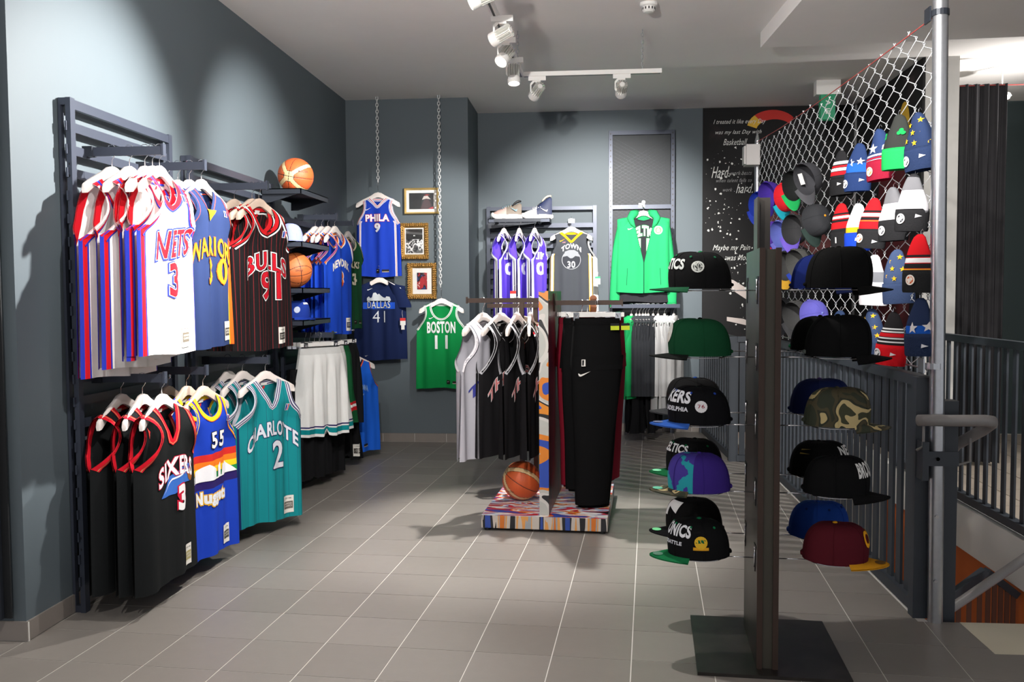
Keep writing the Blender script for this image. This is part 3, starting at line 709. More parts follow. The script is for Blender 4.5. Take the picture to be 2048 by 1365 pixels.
def jersey(name, label, cat, body, group=None, g=None, neck=(), arm=(), side=(), bands=(), texts=(), tag_=True, logo=None, sleeves=None, arms=True, hemtag=(.12, .05, .065), inner=None, swoosh=None):
    g = g or G(); t = thing(name, label, cat, group=group); mats = []
    bm_ = mi_(mats, body); sp = {}
    sp['side'] = [(w_, mi_(mats, c)) for w_, c in side]; sp['bands'] = [(a, b_, mi_(mats, c)) for a, b_, c in bands]
    rows = sorted(set([round(g.za*(1-(1-k/14)**1.6), 4) for k in range(15)]+[round(g.za+(g.L-g.za)*k/16, 4) for k in range(17)]+[round(v, 4) for a, b_, _ in bands for v in (a, b_)]+([round(g.nd, 4)] if g.neck else [])+[.032]))
    rows = [r for r in rows if 0 <= r <= g.L+1e-6]
    q = MB(); panel(g, q, 1, rows, sp); panel(g, q, -1, rows, sp); o = q.build('body', mats, t, smooth=True, fix=False)
    # trims
    ac = [(g.xo(g.za*(1-(1-k/18)**1.6)), g.za*(1-(1-k/18)**1.6)) for k in range(19)]
    if g.neck:
        hs = [g.nd*(1-(1-k/16)**2) for k in range(17)]
        nc = [(g.xi(h), h) for h in hs]; nc[-1] = (0, g.nd)
        bc = [(g.xi(h, False), h) for h in [.032*(1-(1-k/10)**2) for k in range(11)]]; bc[-1] = (0, .032)
        full = nc+[(-x, h) for x, h in nc[-2::-1]]; fullb = bc+[(-x, h) for x, h in bc[-2::-1]]
        if neck:
            tm = []; q = MB(); st = [(w_, mi_(tm, c)) for w_, c in neck]
            ribbon(q, g, full, 1, st, flip=-1); ribbon(q, g, fullb, -1, st, lift=-.003, flip=-1); ribbon(q, g, fullb, -1, st, lift=.003, flip=-1)
            q.build('neck_trim', tm, t, smooth=True, fix=False)
    if arms and arm:
        for sg in (1, -1):
            tm = []; q = MB(); st = [(w_, mi_(tm, c)) for w_, c in arm]; cv = [(x*sg, h) for x, h in ac]
            ribbon(q, g, cv, 1, st, flip=sg); ribbon(q, g, cv, -1, st, lift=.003, flip=sg); ribbon(q, g, cv, -1, [(sum(a[0] for a in arm), mi_(tm, arm[0][1]))], lift=-.003, flip=sg)
            q.build('armhole_trim', tm, t, smooth=True, fix=False)
    for tx in texts:
        s_, x0, h0, w_, h_, col = tx[:6]; kw = tx[6] if len(tx) > 6 else {}
        outs = kw.get('out', []); off = kw.get('off', .02); nm = kw.get('name', 'number' if s_.isdigit() else 'lettering')
        lift = .0048; tot = sum(o_[1] for o_ in outs)
        for oc, ow in outs:
            put(g, nm+'_outline', text_geo(s_, w_, h_, off, kw.get('shear', 0), .014, tot*.8), x0, h0, mi_and(oc), t, lift, kw.get('arch', 0), kw.get('slant', 0)); lift += .0008; tot -= ow
        put(g, nm, text_geo(s_, w_, h_, off, kw.get('shear', 0), .014), x0, h0, mi_and(col), t, lift, kw.get('arch', 0), kw.get('slant', 0))
    for shp in (logo or []):
        put(g, shp[0], shape_geo(shp[1]), 0, 0, mi_and(shp[2]), t, shp[3] if len(shp) > 3 else .0035)
    if swoosh: put(g, 'chest_mark', shape_geo(scl(SWOOSH, .055)), -.085, .17 if swoosh is True else swoosh[1], mi_and((240, 240, 240) if swoosh is True else swoosh[0]), t)
    if hemtag:
        x, w_, h_ = hemtag; hh = g.L-.075
        if isinstance(tag_, str) and tag_ == 'nike':
            put(g, 'hem_badge', shape_geo([(-.03, -.012), (.03, -.012), (.03, .012), (-.03, .012)]), x, hh+.02, mi_and((48, 44, 40)), t); put(g, 'hem_badge_line', shape_geo([(-.03, -.012), (.03, -.012), (.03, -.006), (-.03, -.006)]), x, hh+.02, mi_and((190, 180, 170)), t, .005)
            put(g, 'hem_badge', shape_geo([(-.016, -.018), (.016, -.018), (.016, .018), (-.016, .018)]), x-.07, hh+.02, mi_and((38, 36, 36)), t); put(g, 'hem_mark', shape_geo(scl(SWOOSH, .02)), x-.07, hh+.015, mi_and((220, 216, 210)), t, .005)
        elif tag_:
            lt, dk = mi_and((226, 222, 214)), mi_and(tag_ if isinstance(tag_, tuple) else (70, 66, 62))
            R_ = lambda a, b_: [(-a, -b_), (a, -b_), (a, b_), (-a, b_)]
            put(g, 'hem_label', shape_geo(R_(w_*.75, h_*.75)), x, hh, lt, t); put(g, 'hem_label_print', shape_geo(R_(w_*.66, h_*.32)), x, hh+.005, dk, t, .005)
            put(g, 'hem_label_text', text_geo('CLASSICS', w_*1.1, .009, .01, 0, 0), x, hh+.010, lt, t, .0062); put(g, 'hem_label_text', text_geo('HARDWOOD', w_*1.1, .009, .01, 0, 0), x, hh-.003, lt, t, .0062)
            put(g, 'hem_label_text', text_geo('1997-98', w_*1.0, .007, .01, 0, 0), x, hh-.033, mi_and((40, 40, 44)), t, .0055)
    if inner:   # neck label on the inside of the back
        q = MB(); v, f = shape_geo([(-.022, -.008), (.022, -.008), (.022, .008), (-.022, .008)]); q.add([g.pt(p[0], .052-p[1], -1, -.004) for p in v], f); q.build('neck_label', mi_and((225, 222, 218)), t, fix=False)
        q = MB(); v, f = shape_geo([(-.008, -.008), (.008, -.008), (.008, .008), (-.008, .008)]); q.add([g.pt(p[0], .072-p[1], -1, -.004) for p in v], f); q.build('neck_label', mi_and(inner), t, fix=False)
    if sleeves:
        for sg in (1, -1):
            tm = []; q = MB(); loft(q, sleeves(sg), 16, mi_(tm, sleeves.mat if hasattr(sleeves, 'mat') else body)); q.build('sleeve', tm, t, smooth=True)
    return t, g
def mi_and(c): return c if isinstance(c, bpy.types.Material) else solid(c)
def loft(q, secs, n=18, mi=0, fold=0, k=5, ph=0, cap=False, mi_fn=None):
    """secs: (cx, cy, cz, rx, ry[, tilt]) rings"""
    vs = []
    for s_ in secs:
        cx, cy, cz, rx, ry = s_[:5]; tl_ = s_[5] if len(s_) > 5 else 0
        for i in range(n):
            a = 2*pi*i/n; m_ = 1+fold*sin(k*a+ph+cz*3)
            x, y = rx*cos(a)*m_, ry*sin(a)*m_
            vs.append((cx+x*cos(tl_), cy+y, cz+x*sin(tl_)))
    base = len(q.v); q.v += vs
    for j in range(len(secs)-1):
        for i in range(n):
            q.f.append((base+j*n+i, base+j*n+(i+1) % n, base+(j+1)*n+(i+1) % n, base+(j+1)*n+i)); q.m.append(mi_fn(j, i) if mi_fn else mi)
    if cap: q.f.append(tuple(base+i for i in range(n))); q.m.append(mi)
NBA = lambda x, h, s=.03: [('league_patch', scl([(-.3, -.55), (.3, -.55), (.3, .55), (-.3, .55)], s, x, -h), (236, 236, 238), .003), ('league_patch_print', scl([(-.24, -.48), (0, -.48), (.06, 0), (-.05, .48), (-.24, .48)], s, x, -h), (40, 60, 150), .0045), ('league_patch_print', scl([(.24, -.48), (.08, -.48), (.14, 0), (.05, .48), (.24, .48)], s, x, -h), (200, 40, 60), .0045)]

RED, BLUE, WHITE, BLACK = (206, 26, 40), (44, 58, 176), (242, 240, 238), (20, 20, 22)
HGR = 'wooden hangers of the wall racks'
LBH = {}
def hang_set(proto, key, spots, z, rots, labels, hlabels, group, hm=wood_w, hgroup=HGR, tilt=None, dz=0):
    """first label uses the prototype, the others copies; a hanger for each"""
    out = []
    for i, ((x, y), r, lb, hl) in enumerate(zip(spots, rots, labels, hlabels)):
        tl_ = (0, 0, r) if not tilt else (tilt[i][0], tilt[i][1], r)
        if i == 0: move(proto, (x, y, z), tl_); proto['label'] = lb; o = proto
        else: o = dup(proto, (x, y, z), tl_, lb)
        if group and len(labels) > 1: o['group'] = group
        out.append(o); hanger(hm.name, (x, y, z), tl_, hl, hgroup, hm)
    return out
R90 = radians(90)
# 1 white jerseys with red and blue stripes, hem up at the top left
g = G(W=.25, L=.80, seed=3, nd=.15, e=.075, za=.27, fold=.008)
j, _ = jersey('jersey', '', 'jersey', WHITE, g=g, neck=[(.022, RED), (.008, BLUE)], arm=[(.028, RED), (.008, BLUE)], side=[(.17, BLUE), (.13, RED), (.04, BLUE)],
    texts=[('NETS', .02, .315, .33, .12, RED, dict(out=[(BLUE, .008), (WHITE, .003)], shear=.3, off=.02, slant=-.12)), ('3', .0, .475, .10, .15, RED, dict(out=[(BLUE, .007), (WHITE, .004)], off=.03))], tag_=(120, 112, 100), logo=NBA(.10, .10, .035), inner=(190, 40, 50))
xs = [-1.873, -1.905, -1.94, -2.01, -2.09]
hang_set(j, 'n', [(x, 3.83) for x in xs], 2.035, [R90-radians(a) for a in (0, 4, -3, 5, 8)],
  ['front white jersey with red and blue number 3 lettering, glaring in the spotlight', 'white jersey directly behind the one with the glaring number 3', 'middle one of the five white red-armed jerseys on the top left arm', 'fourth white jersey from the front on the top left arm', 'white jersey hanging nearest the wall on the top left arm'],
  ['hanger of the front white number 3 jersey', 'hanger of the second white jersey', 'hanger of the middle white jersey', 'hanger of the fourth white jersey, set a little apart', 'hanger of the white jersey nearest the wall'], 'white jerseys with red armholes')
for o_ in list(bpy.data.objects):
    if o_.get('group') == 'white jerseys with red armholes' and o_.location.x < -1.92: o_.scale = (1, 1, 1.0+(-1.9-o_.location.x)*.55)
# 2 navy 30
YEL, ORG = (250, 186, 30), (232, 92, 26)
g = G(W=.245, L=.80, neck='V', nd=.15, seed=5, e=.05, fold=.012, kx=2.6)
j, _ = jersey('jersey', '', 'jersey', (36, 50, 88), g=g, neck=[(.014, (36, 50, 88)), (.004, (214, 70, 50))], arm=[(.014, (36, 50, 88)), (.004, (214, 70, 50))], side=[(.20, YEL), (.15, ORG)],
    texts=[('WARRIORS', .0, .30, .36, .09, YEL, dict(out=[(ORG, .004)], off=-.005, arch=.25)), ('30', .04, .425, .18, .13, YEL, dict(out=[(ORG, .005)], off=.0))], logo=[('collar_insert', [(-.048, -.125), (.048, -.125), (0, -.18)], YEL, .006)]+NBA(.11, .13), inner=(190, 40, 50))
xs = [-1.892, -1.953, -2.011, -2.067]
hang_set(j, 'w', [(x, 4.3) for x in xs], 2.035, [R90-radians(a) for a in (6, 3, 5, 2)],
  ['navy jersey with yellow number 30 and yellow collar insert', 'navy jersey hanging close behind the yellow 30', 'second navy jersey behind the yellow 30', 'navy jersey nearest the wall behind the yellow 30'],
  ['hanger of the front navy 30 jersey', 'hanger of the second navy jersey', 'hanger of the third navy jersey', 'hanger of the navy jersey nearest the wall'], 'navy jerseys with yellow number')
# 3 black pinstripes
PS = pin_mat('cloth_pinstripe', (24, 20, 22), (120, 34, 40), 36, .11)
g = G(W=.255, L=.84, nd=.17, nw=.095, seed=9, e=.065, fold=.012, kx=3)
j, _ = jersey('jersey', '', 'jersey', PS, g=g, neck=[(.020, (200, 30, 36)), (.007, BLACK), (.008, WHITE)], arm=[(.010, (200, 30, 36)), (.006, BLACK), (.009, WHITE)],
    texts=[('BULLS', .0, .33, .34, .10, (196, 28, 44), dict(out=[(WHITE, .007), (BLACK, .003)], off=.02, arch=.25)), ('91', .02, .475, .17, .16, (196, 28, 44), dict(out=[(WHITE, .006), (BLACK, .003)], off=.02))], logo=NBA(.13, .17, .04), inner=(200, 30, 40))
hang_set(j, 'b', [(-1.885, 5.05), (-1.925, 5.05), (-2.03, 5.05)], 2.02, [radians(a) for a in (72, 72, 74)],
  ['front black pinstriped jersey with red number 91', 'second black pinstriped jersey, right behind the number 91', 'black pinstriped jersey nearest the wall behind the number 91'],
  ['hanger of the front pinstriped jersey', 'hanger of the second pinstriped jersey', 'hanger of the pinstriped jersey nearest the wall'], 'black pinstriped jerseys', hm=wood_b)
# 4 blue with orange, number 8
g = G(W=.24, L=.80, nd=.13, seed=11, e=.07, fold=.012)
j, _ = jersey('jersey', '', 'jersey', (30, 74, 196), g=g, neck=[(.012, (240, 110, 40)), (.008, WHITE)], arm=[(.016, (240, 110, 40)), (.010, WHITE)],
    texts=[('NEW YORK', 0, .25, .28, .06, (240, 232, 226), dict(off=.05, arch=.3)), ('8', .02, .38, .08, .13, (236, 96, 40), dict(out=[(WHITE, .008)], off=.06))], tag_=(60, 60, 80))
hang_set(j, 'k', [(-1.932, 6.75), (-1.986, 6.75), (-2.033, 6.75), (-2.083, 6.75)], 1.99, [R90-radians(a) for a in (8, 12, 8, 14)],
  ['front blue jersey with orange number 8 beyond the shelves', 'second blue and orange jersey beyond the shelves', 'third blue and orange jersey beyond the shelves', 'blue and orange jersey nearest the wall, behind the basketball'],
  ['hanger of the front blue and orange jersey', 'hanger of the second blue and orange jersey', 'hanger of the third blue and orange jersey', 'hanger of the blue and orange jersey nearest the wall'], 'blue jerseys with orange trim')
# 5 dark green
g = G(W=.235, L=.80, nd=.13, seed=12, e=.06, fold=.012)
j, _ = jersey('jersey', 'dark green jersey with cream trim, leftmost against the dark corner', 'jersey', (28, 78, 48), g=g, neck=[(.014, (226, 214, 180))], arm=[(.018, (226, 214, 180)), (.006, BLACK)], side=[(.14, (226, 214, 180)), (.11, (28, 78, 48))],
    texts=[('BUCKS', 0, .26, .25, .06, (226, 214, 190), dict(off=.04)), ('34', 0, .38, .14, .1, (226, 214, 190), dict(off=.04))], tag_='nike')
hang_set(j, 'g', [(-2.02, 7.45)], 2.0, [R90-radians(6)], [j['label']], ['hanger of the dark green jersey in the corner'], None)
# 6 black with red armholes, number 3
BK = (26, 28, 29)
g = G(W=.25, L=.81, neck='V', nd=.18, nw=.085, sh=.19, seed=15, e=.07, za=.27, fold=.008, narrow=.035)
TR3 = [(.014, (214, 26, 44)), (.004, (214, 26, 44)), (.003, (180, 150, 100)), (.005, (214, 26, 44)), (.003, BLACK)]
j, _ = jersey('jersey', '', 'jersey', BK, g=g, neck=TR3, arm=TR3,
    texts=[('SIXERS', .03, .30, .33, .085, (236, 236, 240), dict(out=[((200, 30, 60), .004)], off=.03, arch=.2)), ('3', .06, .45, .085, .12, (240, 238, 238), dict(out=[((206, 28, 60), .008)], off=.06))],
    logo=[('wordmark_swoosh', scl([(-.5, -.2), (-.2, .1), (.15, .22), (.5, .2), (.5, -.1), (.2, -.08), (-.1, -.2)], .28, .03, -.37), (60, 110, 196), .0035), ('wordmark_line', scl([(-.45, -.16), (-.15, .06), (.2, .12), (.48, .10), (.48, .07), (.2, .09), (-.15, .03)], .28, .03, -.37), (230, 236, 246), .005), ('printed_basketball', disc(.032, 16, .165, -.365), (150, 92, 40), .0052)], tag_=(170, 160, 110), inner=(190, 190, 190))
hang_set(j, 's', [(-1.90, 3.85), (-1.99, 3.85), (-2.09, 3.85)], 1.03, [R90-radians(a) for a in (2, -2, 2)],
  ['front black jersey with red V collar and white number 3, lower left', 'black jersey with red armholes between its two likes, lower left', 'black jersey with red armholes nearest the upright, lower left'],
  ['white hanger of the lower front number 3 jersey', 'hanger of the middle black jersey, half in shade', 'hanger of the black jersey nearest the upright'], 'black jerseys with red armholes')
# 7 rainbow bands
RB = (28, 62, 176)
g = G(W=.245, L=.82, nd=.13, nw=.09, seed=18, e=.05, fold=.014, kx=2)
bd = [(.31, .345, (206, 46, 40)), (.345, .375, (236, 122, 34)), (.375, .405, (246, 206, 40)), (.405, .435, (40, 140, 74)), (.435, .48, (44, 32, 96))]
sky = [(-.22, -.44), (-.16, -.40), (-.16, -.44), (-.14, -.44), (-.14, -.385), (-.05, -.36), (.01, -.39), (.01, -.44), (.03, -.44), (.03, -.38), (.05, -.36), (.06, -.43), (.07, -.43), (.08, -.38), (.13, -.37), (.22, -.435)]
j, _ = jersey('jersey', '', 'jersey', RB, g=g, neck=[(.020, (244, 206, 36)), (.004, (220, 90, 40))], arm=[(.022, (244, 206, 36)), (.004, (220, 90, 40))], bands=bd,
    texts=[('55', .035, .245, .14, .08, (226, 226, 226), dict(out=[(BLACK, .005)], off=.03, name='number')), ('Nuggets', -.01, .53, .25, .08, (226, 228, 232), dict(out=[((220, 170, 40), .006)], off=.05))],
    logo=[('skyline_print', [(x, z) for x, z in sky], (232, 232, 236), .004)]+NBA(.13, .14, .035), tag_=(80, 78, 74), inner=(200, 60, 60))
hang_set(j, 'r', [(-1.91, 4.3), (-1.994, 4.3), (-2.09, 4.3)], 1.02, [R90-radians(a) for a in (8, 4, 4)],
  ['front blue jersey with rainbow band, skyline and number 55', 'rainbow banded jersey behind the front 55', 'rainbow banded jersey nearest the wall'],
  ['hanger of the front rainbow jersey', 'hanger of the second rainbow jersey', 'hanger of the rainbow jersey nearest the wall'], 'blue jerseys with rainbow band', hm=wood_b)
# 8 teal
TE = (14, 132, 138)
g = G(W=.25, L=.84, neck='V', nd=.17, nw=.08, seed=21, e=.06, fold=.018, kx=2.4)
T4 = [(.006, (196, 196, 206)), (.005, (44, 34, 90)), (.007, (220, 220, 226)), (.005, (44, 34, 90)), (.005, (196, 196, 206))]
j, _ = jersey('jersey', '', 'jersey', pin_mat('cloth_teal_pin', TE, (24, 96, 110), 22, .05), g=g, neck=T4, arm=T4, side=[(.10, (24, 44, 96)), (.05, TE)],
    texts=[('CHARLOTTE', .0, .30, .37, .085, (214, 216, 224), dict(out=[((50, 40, 100), .003)], off=.03, arch=.35)), ('2', .03, .455, .09, .16, (214, 216, 224), dict(out=[((40, 36, 90), .005)], off=.02))], logo=NBA(.12, .19, .04), tag_=(110, 104, 96), inner=(200, 60, 60))
hang_set(j, 't', [(-1.85, 5.0), (-1.985, 5.0), (-2.07, 5.0)], 1.035, [radians(a) for a in (62, 74, 78)],
  ['front teal jersey with white number 2', 'second teal jersey, half hidden behind the number 2', 'teal jersey nearest the wall'],
  ['hanger of the front teal jersey', 'hanger of the second teal jersey', 'hanger of the teal jersey nearest the wall'], 'teal jerseys')
# 9 bright blue
g = G(W=.24, L=.80, neck='V', nd=.13, seed=23, e=.05, fold=.016)
j, _ = jersey('jersey', 'bright blue jersey with number 0, low by the corner', 'jersey', (30, 98, 214), g=g, neck=[(.010, (28, 30, 60)), (.008, (230, 90, 50))], arm=[(.008, (230, 90, 50))],
    texts=[('OKLAHOMA', 0, .25, .24, .05, (150, 186, 232), dict(arch=.2, off=.03)), ('CITY', 0, .33, .12, .045, (150, 186, 232), dict(off=.03)), ('0', 0, .43, .07, .10, (150, 186, 232), dict(out=[((226, 230, 240), .006)], off=.02))], tag_='nike', hemtag=(.08, .05, .05))
hang_set(j, 'o', [(-1.955, 7.3)], .98, [radians(48)], [j['label']], ['hanger of the bright blue number 0 jersey'], None)

# shorts on clip hangers
def clip_hanger(label, loc, rot, w_=.36, group='clip hangers', m=whitep):
    t = thing('clip_hanger', label, 'hanger', loc, rot, group)
    q = MB(); q.box(-w_/2, -.006, -.098, w_/2, .006, -.072); q.build('hanger_bar', m, t)
    q = MB(); q.tube([(0, 0, -.08), (0, 0, -.045), (0, -.012, -.034)]+[(0, -.020*cos(a), -.014+.018*sin(a)) for a in [pi*k/6 for k in range(0, 8)]], .0017, 6); q.build('hook', chrome, t, smooth=True)
    for x in (-w_*.38, w_*.38):
        q = MB(); q.box(x-.017, -.014, -.118, x+.017, .014, -.070); q.tube([(x-.01, -.018, -.08), (x, -.022, -.10), (x+.01, -.018, -.08)], .002, 5); q.build('clip', chrome, t)
    return t
class GS(G):
    def xo(s, h): return s.W*(.74+.30*min(1, h/s.L)**.8)
    def xi(s, h, front=True): return 0
    def D(s, x, h):
        u = min(1, abs(x)/max(.02, s.xo(h))); return .012+(s.d*min(1, h/.1+.3))*max(0, 1-u**4)**.5
    def pt(s, x, h, side=1, lift=0):
        x2, y, z = G.pt(s, x, h, side, lift); z += .045*math.exp(-(x/.02)**2)*max(0, (h-s.L*.86)/(s.L*.14)); return (x2, y, -s.top-h-.0*s.slope+(z+s.top+h if h > s.L*.8 else 0))
def shorts(label, col, bands, loc, rot, L=.52, W=.30, seed=1, group='basketball shorts on clip hangers', name='shorts'):
    g = GS(W=W, L=L, neck=None, seed=seed, d=.055, fold=.016, kx=4.2, top=.108, za=.0001, e=0, slope=0)
    t, _ = jersey(name, label, 'shorts', col, g=g, bands=[(0, .045, cloth('waist_%d' % col[0], tuple(int(c*.93) for c in col), bscale=90, bump=.9))]+bands, arms=False, hemtag=None, group=group)
    return move(t, loc, rot)
TB = [(.545, .555, (44, 34, 90)), (.565, .60, TE)]
for k, (x, y, rz, cb, hl, sl) in enumerate([(-1.90, 6.22, 54, ((224, 224, 222), TB), 'front clip hanger carrying white shorts', 'front white shorts with teal and navy hem stripes'),
        (-1.91, 6.34, 56, ((224, 224, 222), TB), 'second clip hanger carrying white shorts', 'second white shorts, just visible behind the front pair'),
        (-1.93, 6.62, 60, ((22, 84, 48), [(.43, .45, (200, 30, 40)), (.45, .47, WHITE), (.47, .50, (200, 30, 40))]), 'clip hanger of the green shorts', 'dark green shorts with red and white hem stripes'),
        (-1.93, 6.86, 62, ((24, 24, 26), []), 'clip hanger of the short black shorts', 'plain black shorts beside the bright blue jersey')]):
    z = 1.115 if k < 2 else 1.10
    clip_hanger(hl, (x, y, z), radians(rz), .34); shorts(sl, cb[0], cb[1], (x, y, z), radians(rz), seed=30+k, L=.62 if k < 2 else (.60 if k == 2 else .62), W=.235 if k < 2 else .22)
for k in range(4):
    clip_hanger('chrome hooked clip hanger in the row of shorts, number %s toward the wall' % ('three', 'four', 'five', 'six')[k], (-1.93-.035*k, 6.3, 1.115), radians(48))
q = MB()
t = thing('garment_bar', 'chrome wire rail holding the green and black shorts', 'rail', (-1.9, 6.45, 1.1)); q = MB(); q.tube([(0, -.1, -.004), (0, .6, -.004)], .005, 8); q.tube([(-.03, .6, -.004), (.03, .6, -.004)], .005, 8); q.tube([(0, .25, -.004), (-.27, .25, -.004)], .005, 8); q.build('rod', chrome, t, smooth=True)
# long black garments under the shorts
for k, (x, y, rz, L, tg) in enumerate([(-2.0, 6.2, 62, .78, 0), (-1.98, 6.5, 62, .80, 0), (-1.965, 6.95, 62, .80, 1)]):
    g = GS(W=.21, L=L, neck=None, seed=60+k, d=.05, fold=.016, kx=4.2, top=.108, za=.0001, e=0, slope=0)
    t, _ = jersey('track_pants', ['long black trousers hanging low behind the white shorts', 'middle long black trousers between the shorts and the floor', 'long black trousers with white hem label beside the bright blue jersey'][k], 'trousers', (20, 20, 22), g=g, arms=False, hemtag=(.12, .05, .065) if tg else None, group='black trousers under the shorts')
    move(t, (x, y, .97), radians(rz))

# ---------------------------------------------------------------- recess wall: chains, jerseys, framed photographs
chain_m = mat('bright_chain', (216, 216, 216), .35, metal=.3, noise=0)
chain('hanging_chain', -1.925, 8.16, 2.40, ZC, chain_m, 'white metal chain holding the blue number 9 jersey', 'chain', group='ceiling chains', r=.0045, link_=.038)
chain('hanging_chain', -1.358, 8.16, 1.44, ZC, chain_m, 'long white metal chain holding the bright green number 11 jersey', 'chain', group='ceiling chains', r=.0045, link_=.038)
HW = 'hangers on chains'
g = G(W=.205, L=.745, neck='V', nd=.10, nw=.085, seed=31, d=.03, e=.02, sh=.15, fold=.01)
PT = [(.006, (230, 226, 230)), (.005, (200, 40, 60)), (.006, (236, 234, 236)), (.004, (30, 50, 160)), (.005, (230, 226, 230))]
j, _ = jersey('jersey', 'royal blue jersey with number 9 and white side panels', 'jersey', (30, 62, 176), g=g, neck=PT, arm=PT, side=[(.26, (236, 236, 240)), (.22, (200, 40, 56)), (.20, (236, 236, 240)), (.17, (30, 62, 176))][::1],
    texts=[('PHILA', .0, .21, .22, .065, (232, 236, 244), dict(out=[((200, 60, 80), .004)], off=.04)), ('9', 0, .30, .06, .085, (240, 240, 244), dict(out=[((190, 60, 80), .004)], off=.05))], swoosh=((236, 236, 240), .125), tag_='nike', hemtag=(.07, .05, .05))
hang_set(j, 'p', [(-1.925, 8.16)], 2.40, [radians(-2)], [j['label']], ['hanger of the royal blue number 9 jersey'], None, hgroup=HW)
g = G(W=.23, L=.80, nd=.16, nw=.092, seed=33, d=.03, e=.025, sh=.165, fold=.012)
BT = [(.006, (236, 240, 236)), (.004, (14, 120, 60)), (.006, (236, 240, 236))]
GRN = (16, 138, 70)
j, _ = jersey('jersey', 'green jersey with white number 11 hanging lowest on the back wall', 'jersey', GRN, g=g, neck=BT, arm=BT,
    texts=[('BOSTON', .0, .24, .26, .11, (236, 238, 238), dict(off=.035)), ('11', 0, .375, .115, .125, (236, 238, 238), dict(off=.02))], swoosh=((236, 238, 238), .15), tag_='nike', hemtag=(.13, .05, .05))
hang_set(j, 'q', [(-1.35, 8.16)], 1.43, [radians(2)], [j['label']], ['hanger of the green number 11 jersey'], None, hgroup=HW)
def sleeve_fn(L, r0, r1, spread, x0=.17, z0=-.15, y0=0, bend=.0, back=0):
    def fn(sg):
        out = []
        for k in range(11):
            t = k/10; r = r0+(r1-r0)*t; out.append((sg*(x0+spread*t+bend*sin(pi*t)), y0+back*t, z0-L*t, r*(1+.06*sin(9*t+sg)), r*.62, -sg*.5*(1-t)))
        return out
    return fn
NV = (24, 36, 74)
g = G(W=.235, L=.73, nd=.075, nw=.095, seed=35, d=.035, e=0, sh=.20, za=.06, narrow=0, fold=.012)
j, _ = jersey('t_shirt', 'navy t-shirt with city skyline print and number 41', 't-shirt', NV, g=g, neck=[(.014, (20, 30, 64))], arms=False,
    texts=[('DALLAS', .0, .225, .21, .065, (206, 210, 214), dict(out=[(BLACK, .004)], off=.0)), ('41', .0, .335, .11, .105, (206, 210, 214), dict(off=-.01))],
    logo=[('print_band', [(-.15, -.265), (.15, -.265), (.15, -.205), (-.15, -.205)], (36, 84, 200), .003), ('skyline_print', [(-.11, -.19), (-.11, -.165), (-.09, -.15), (-.08, -.165), (-.06, -.16), (-.05, -.12), (-.03, -.115), (-.01, -.135), (.0, -.125), (.02, -.145), (.04, -.16), (.06, -.165), (.07, -.15), (.1, -.155), (.11, -.18), (.11, -.19)], (196, 202, 206), .004)],
    swoosh=((230, 230, 234), .085), hemtag=None, sleeves=sleeve_fn(.20, .085, .08, .06, .155, -.165))
put(g, 'chest_mark', shape_geo(scl(SWOOSH, .03)), -.12, .69, mi_and((200, 200, 204)), j)
hang_set(j, 'd', [(-1.915, 8.13)], 1.625, [0], [j['label']], ['hanger of the navy number 41 t-shirt, showing below the blue jersey'], None, hgroup=HW)
q = MB(); q.box(-1.715, 8.06, 1.10, -1.665, 8.064, 1.16); q.box(-1.715, 8.059, 1.14, -1.665, 8.065, 1.165, 1); q.box(-1.705, 8.06, 1.06, -1.675, 8.064, 1.10, 0); tag(q.build('price_tag', [mat('paper', (232, 230, 226), .7), mat('tag_red', (206, 40, 36), .6)]), 'white and red price tag on the navy t-shirt sleeve', 'tag')
q = MB(); q.tube([(-1.69, 8.062, 1.165), (-1.70, 8.08, 1.21), (-1.705, 8.12, 1.24)], .001, 4); q.build('tag_string', mat('paper', (232, 230, 226)), bpy.data.objects['price_tag']); 
q = MB(); q.tube([(-1.915, 8.27, 1.64), (-1.915, 8.13, 1.625), (-1.915, 8.10, 1.64)], .004, 6); tag(q.build('wall_hook', chrome, smooth=True), 'small hook on the wall behind the blue jersey', 'hook')
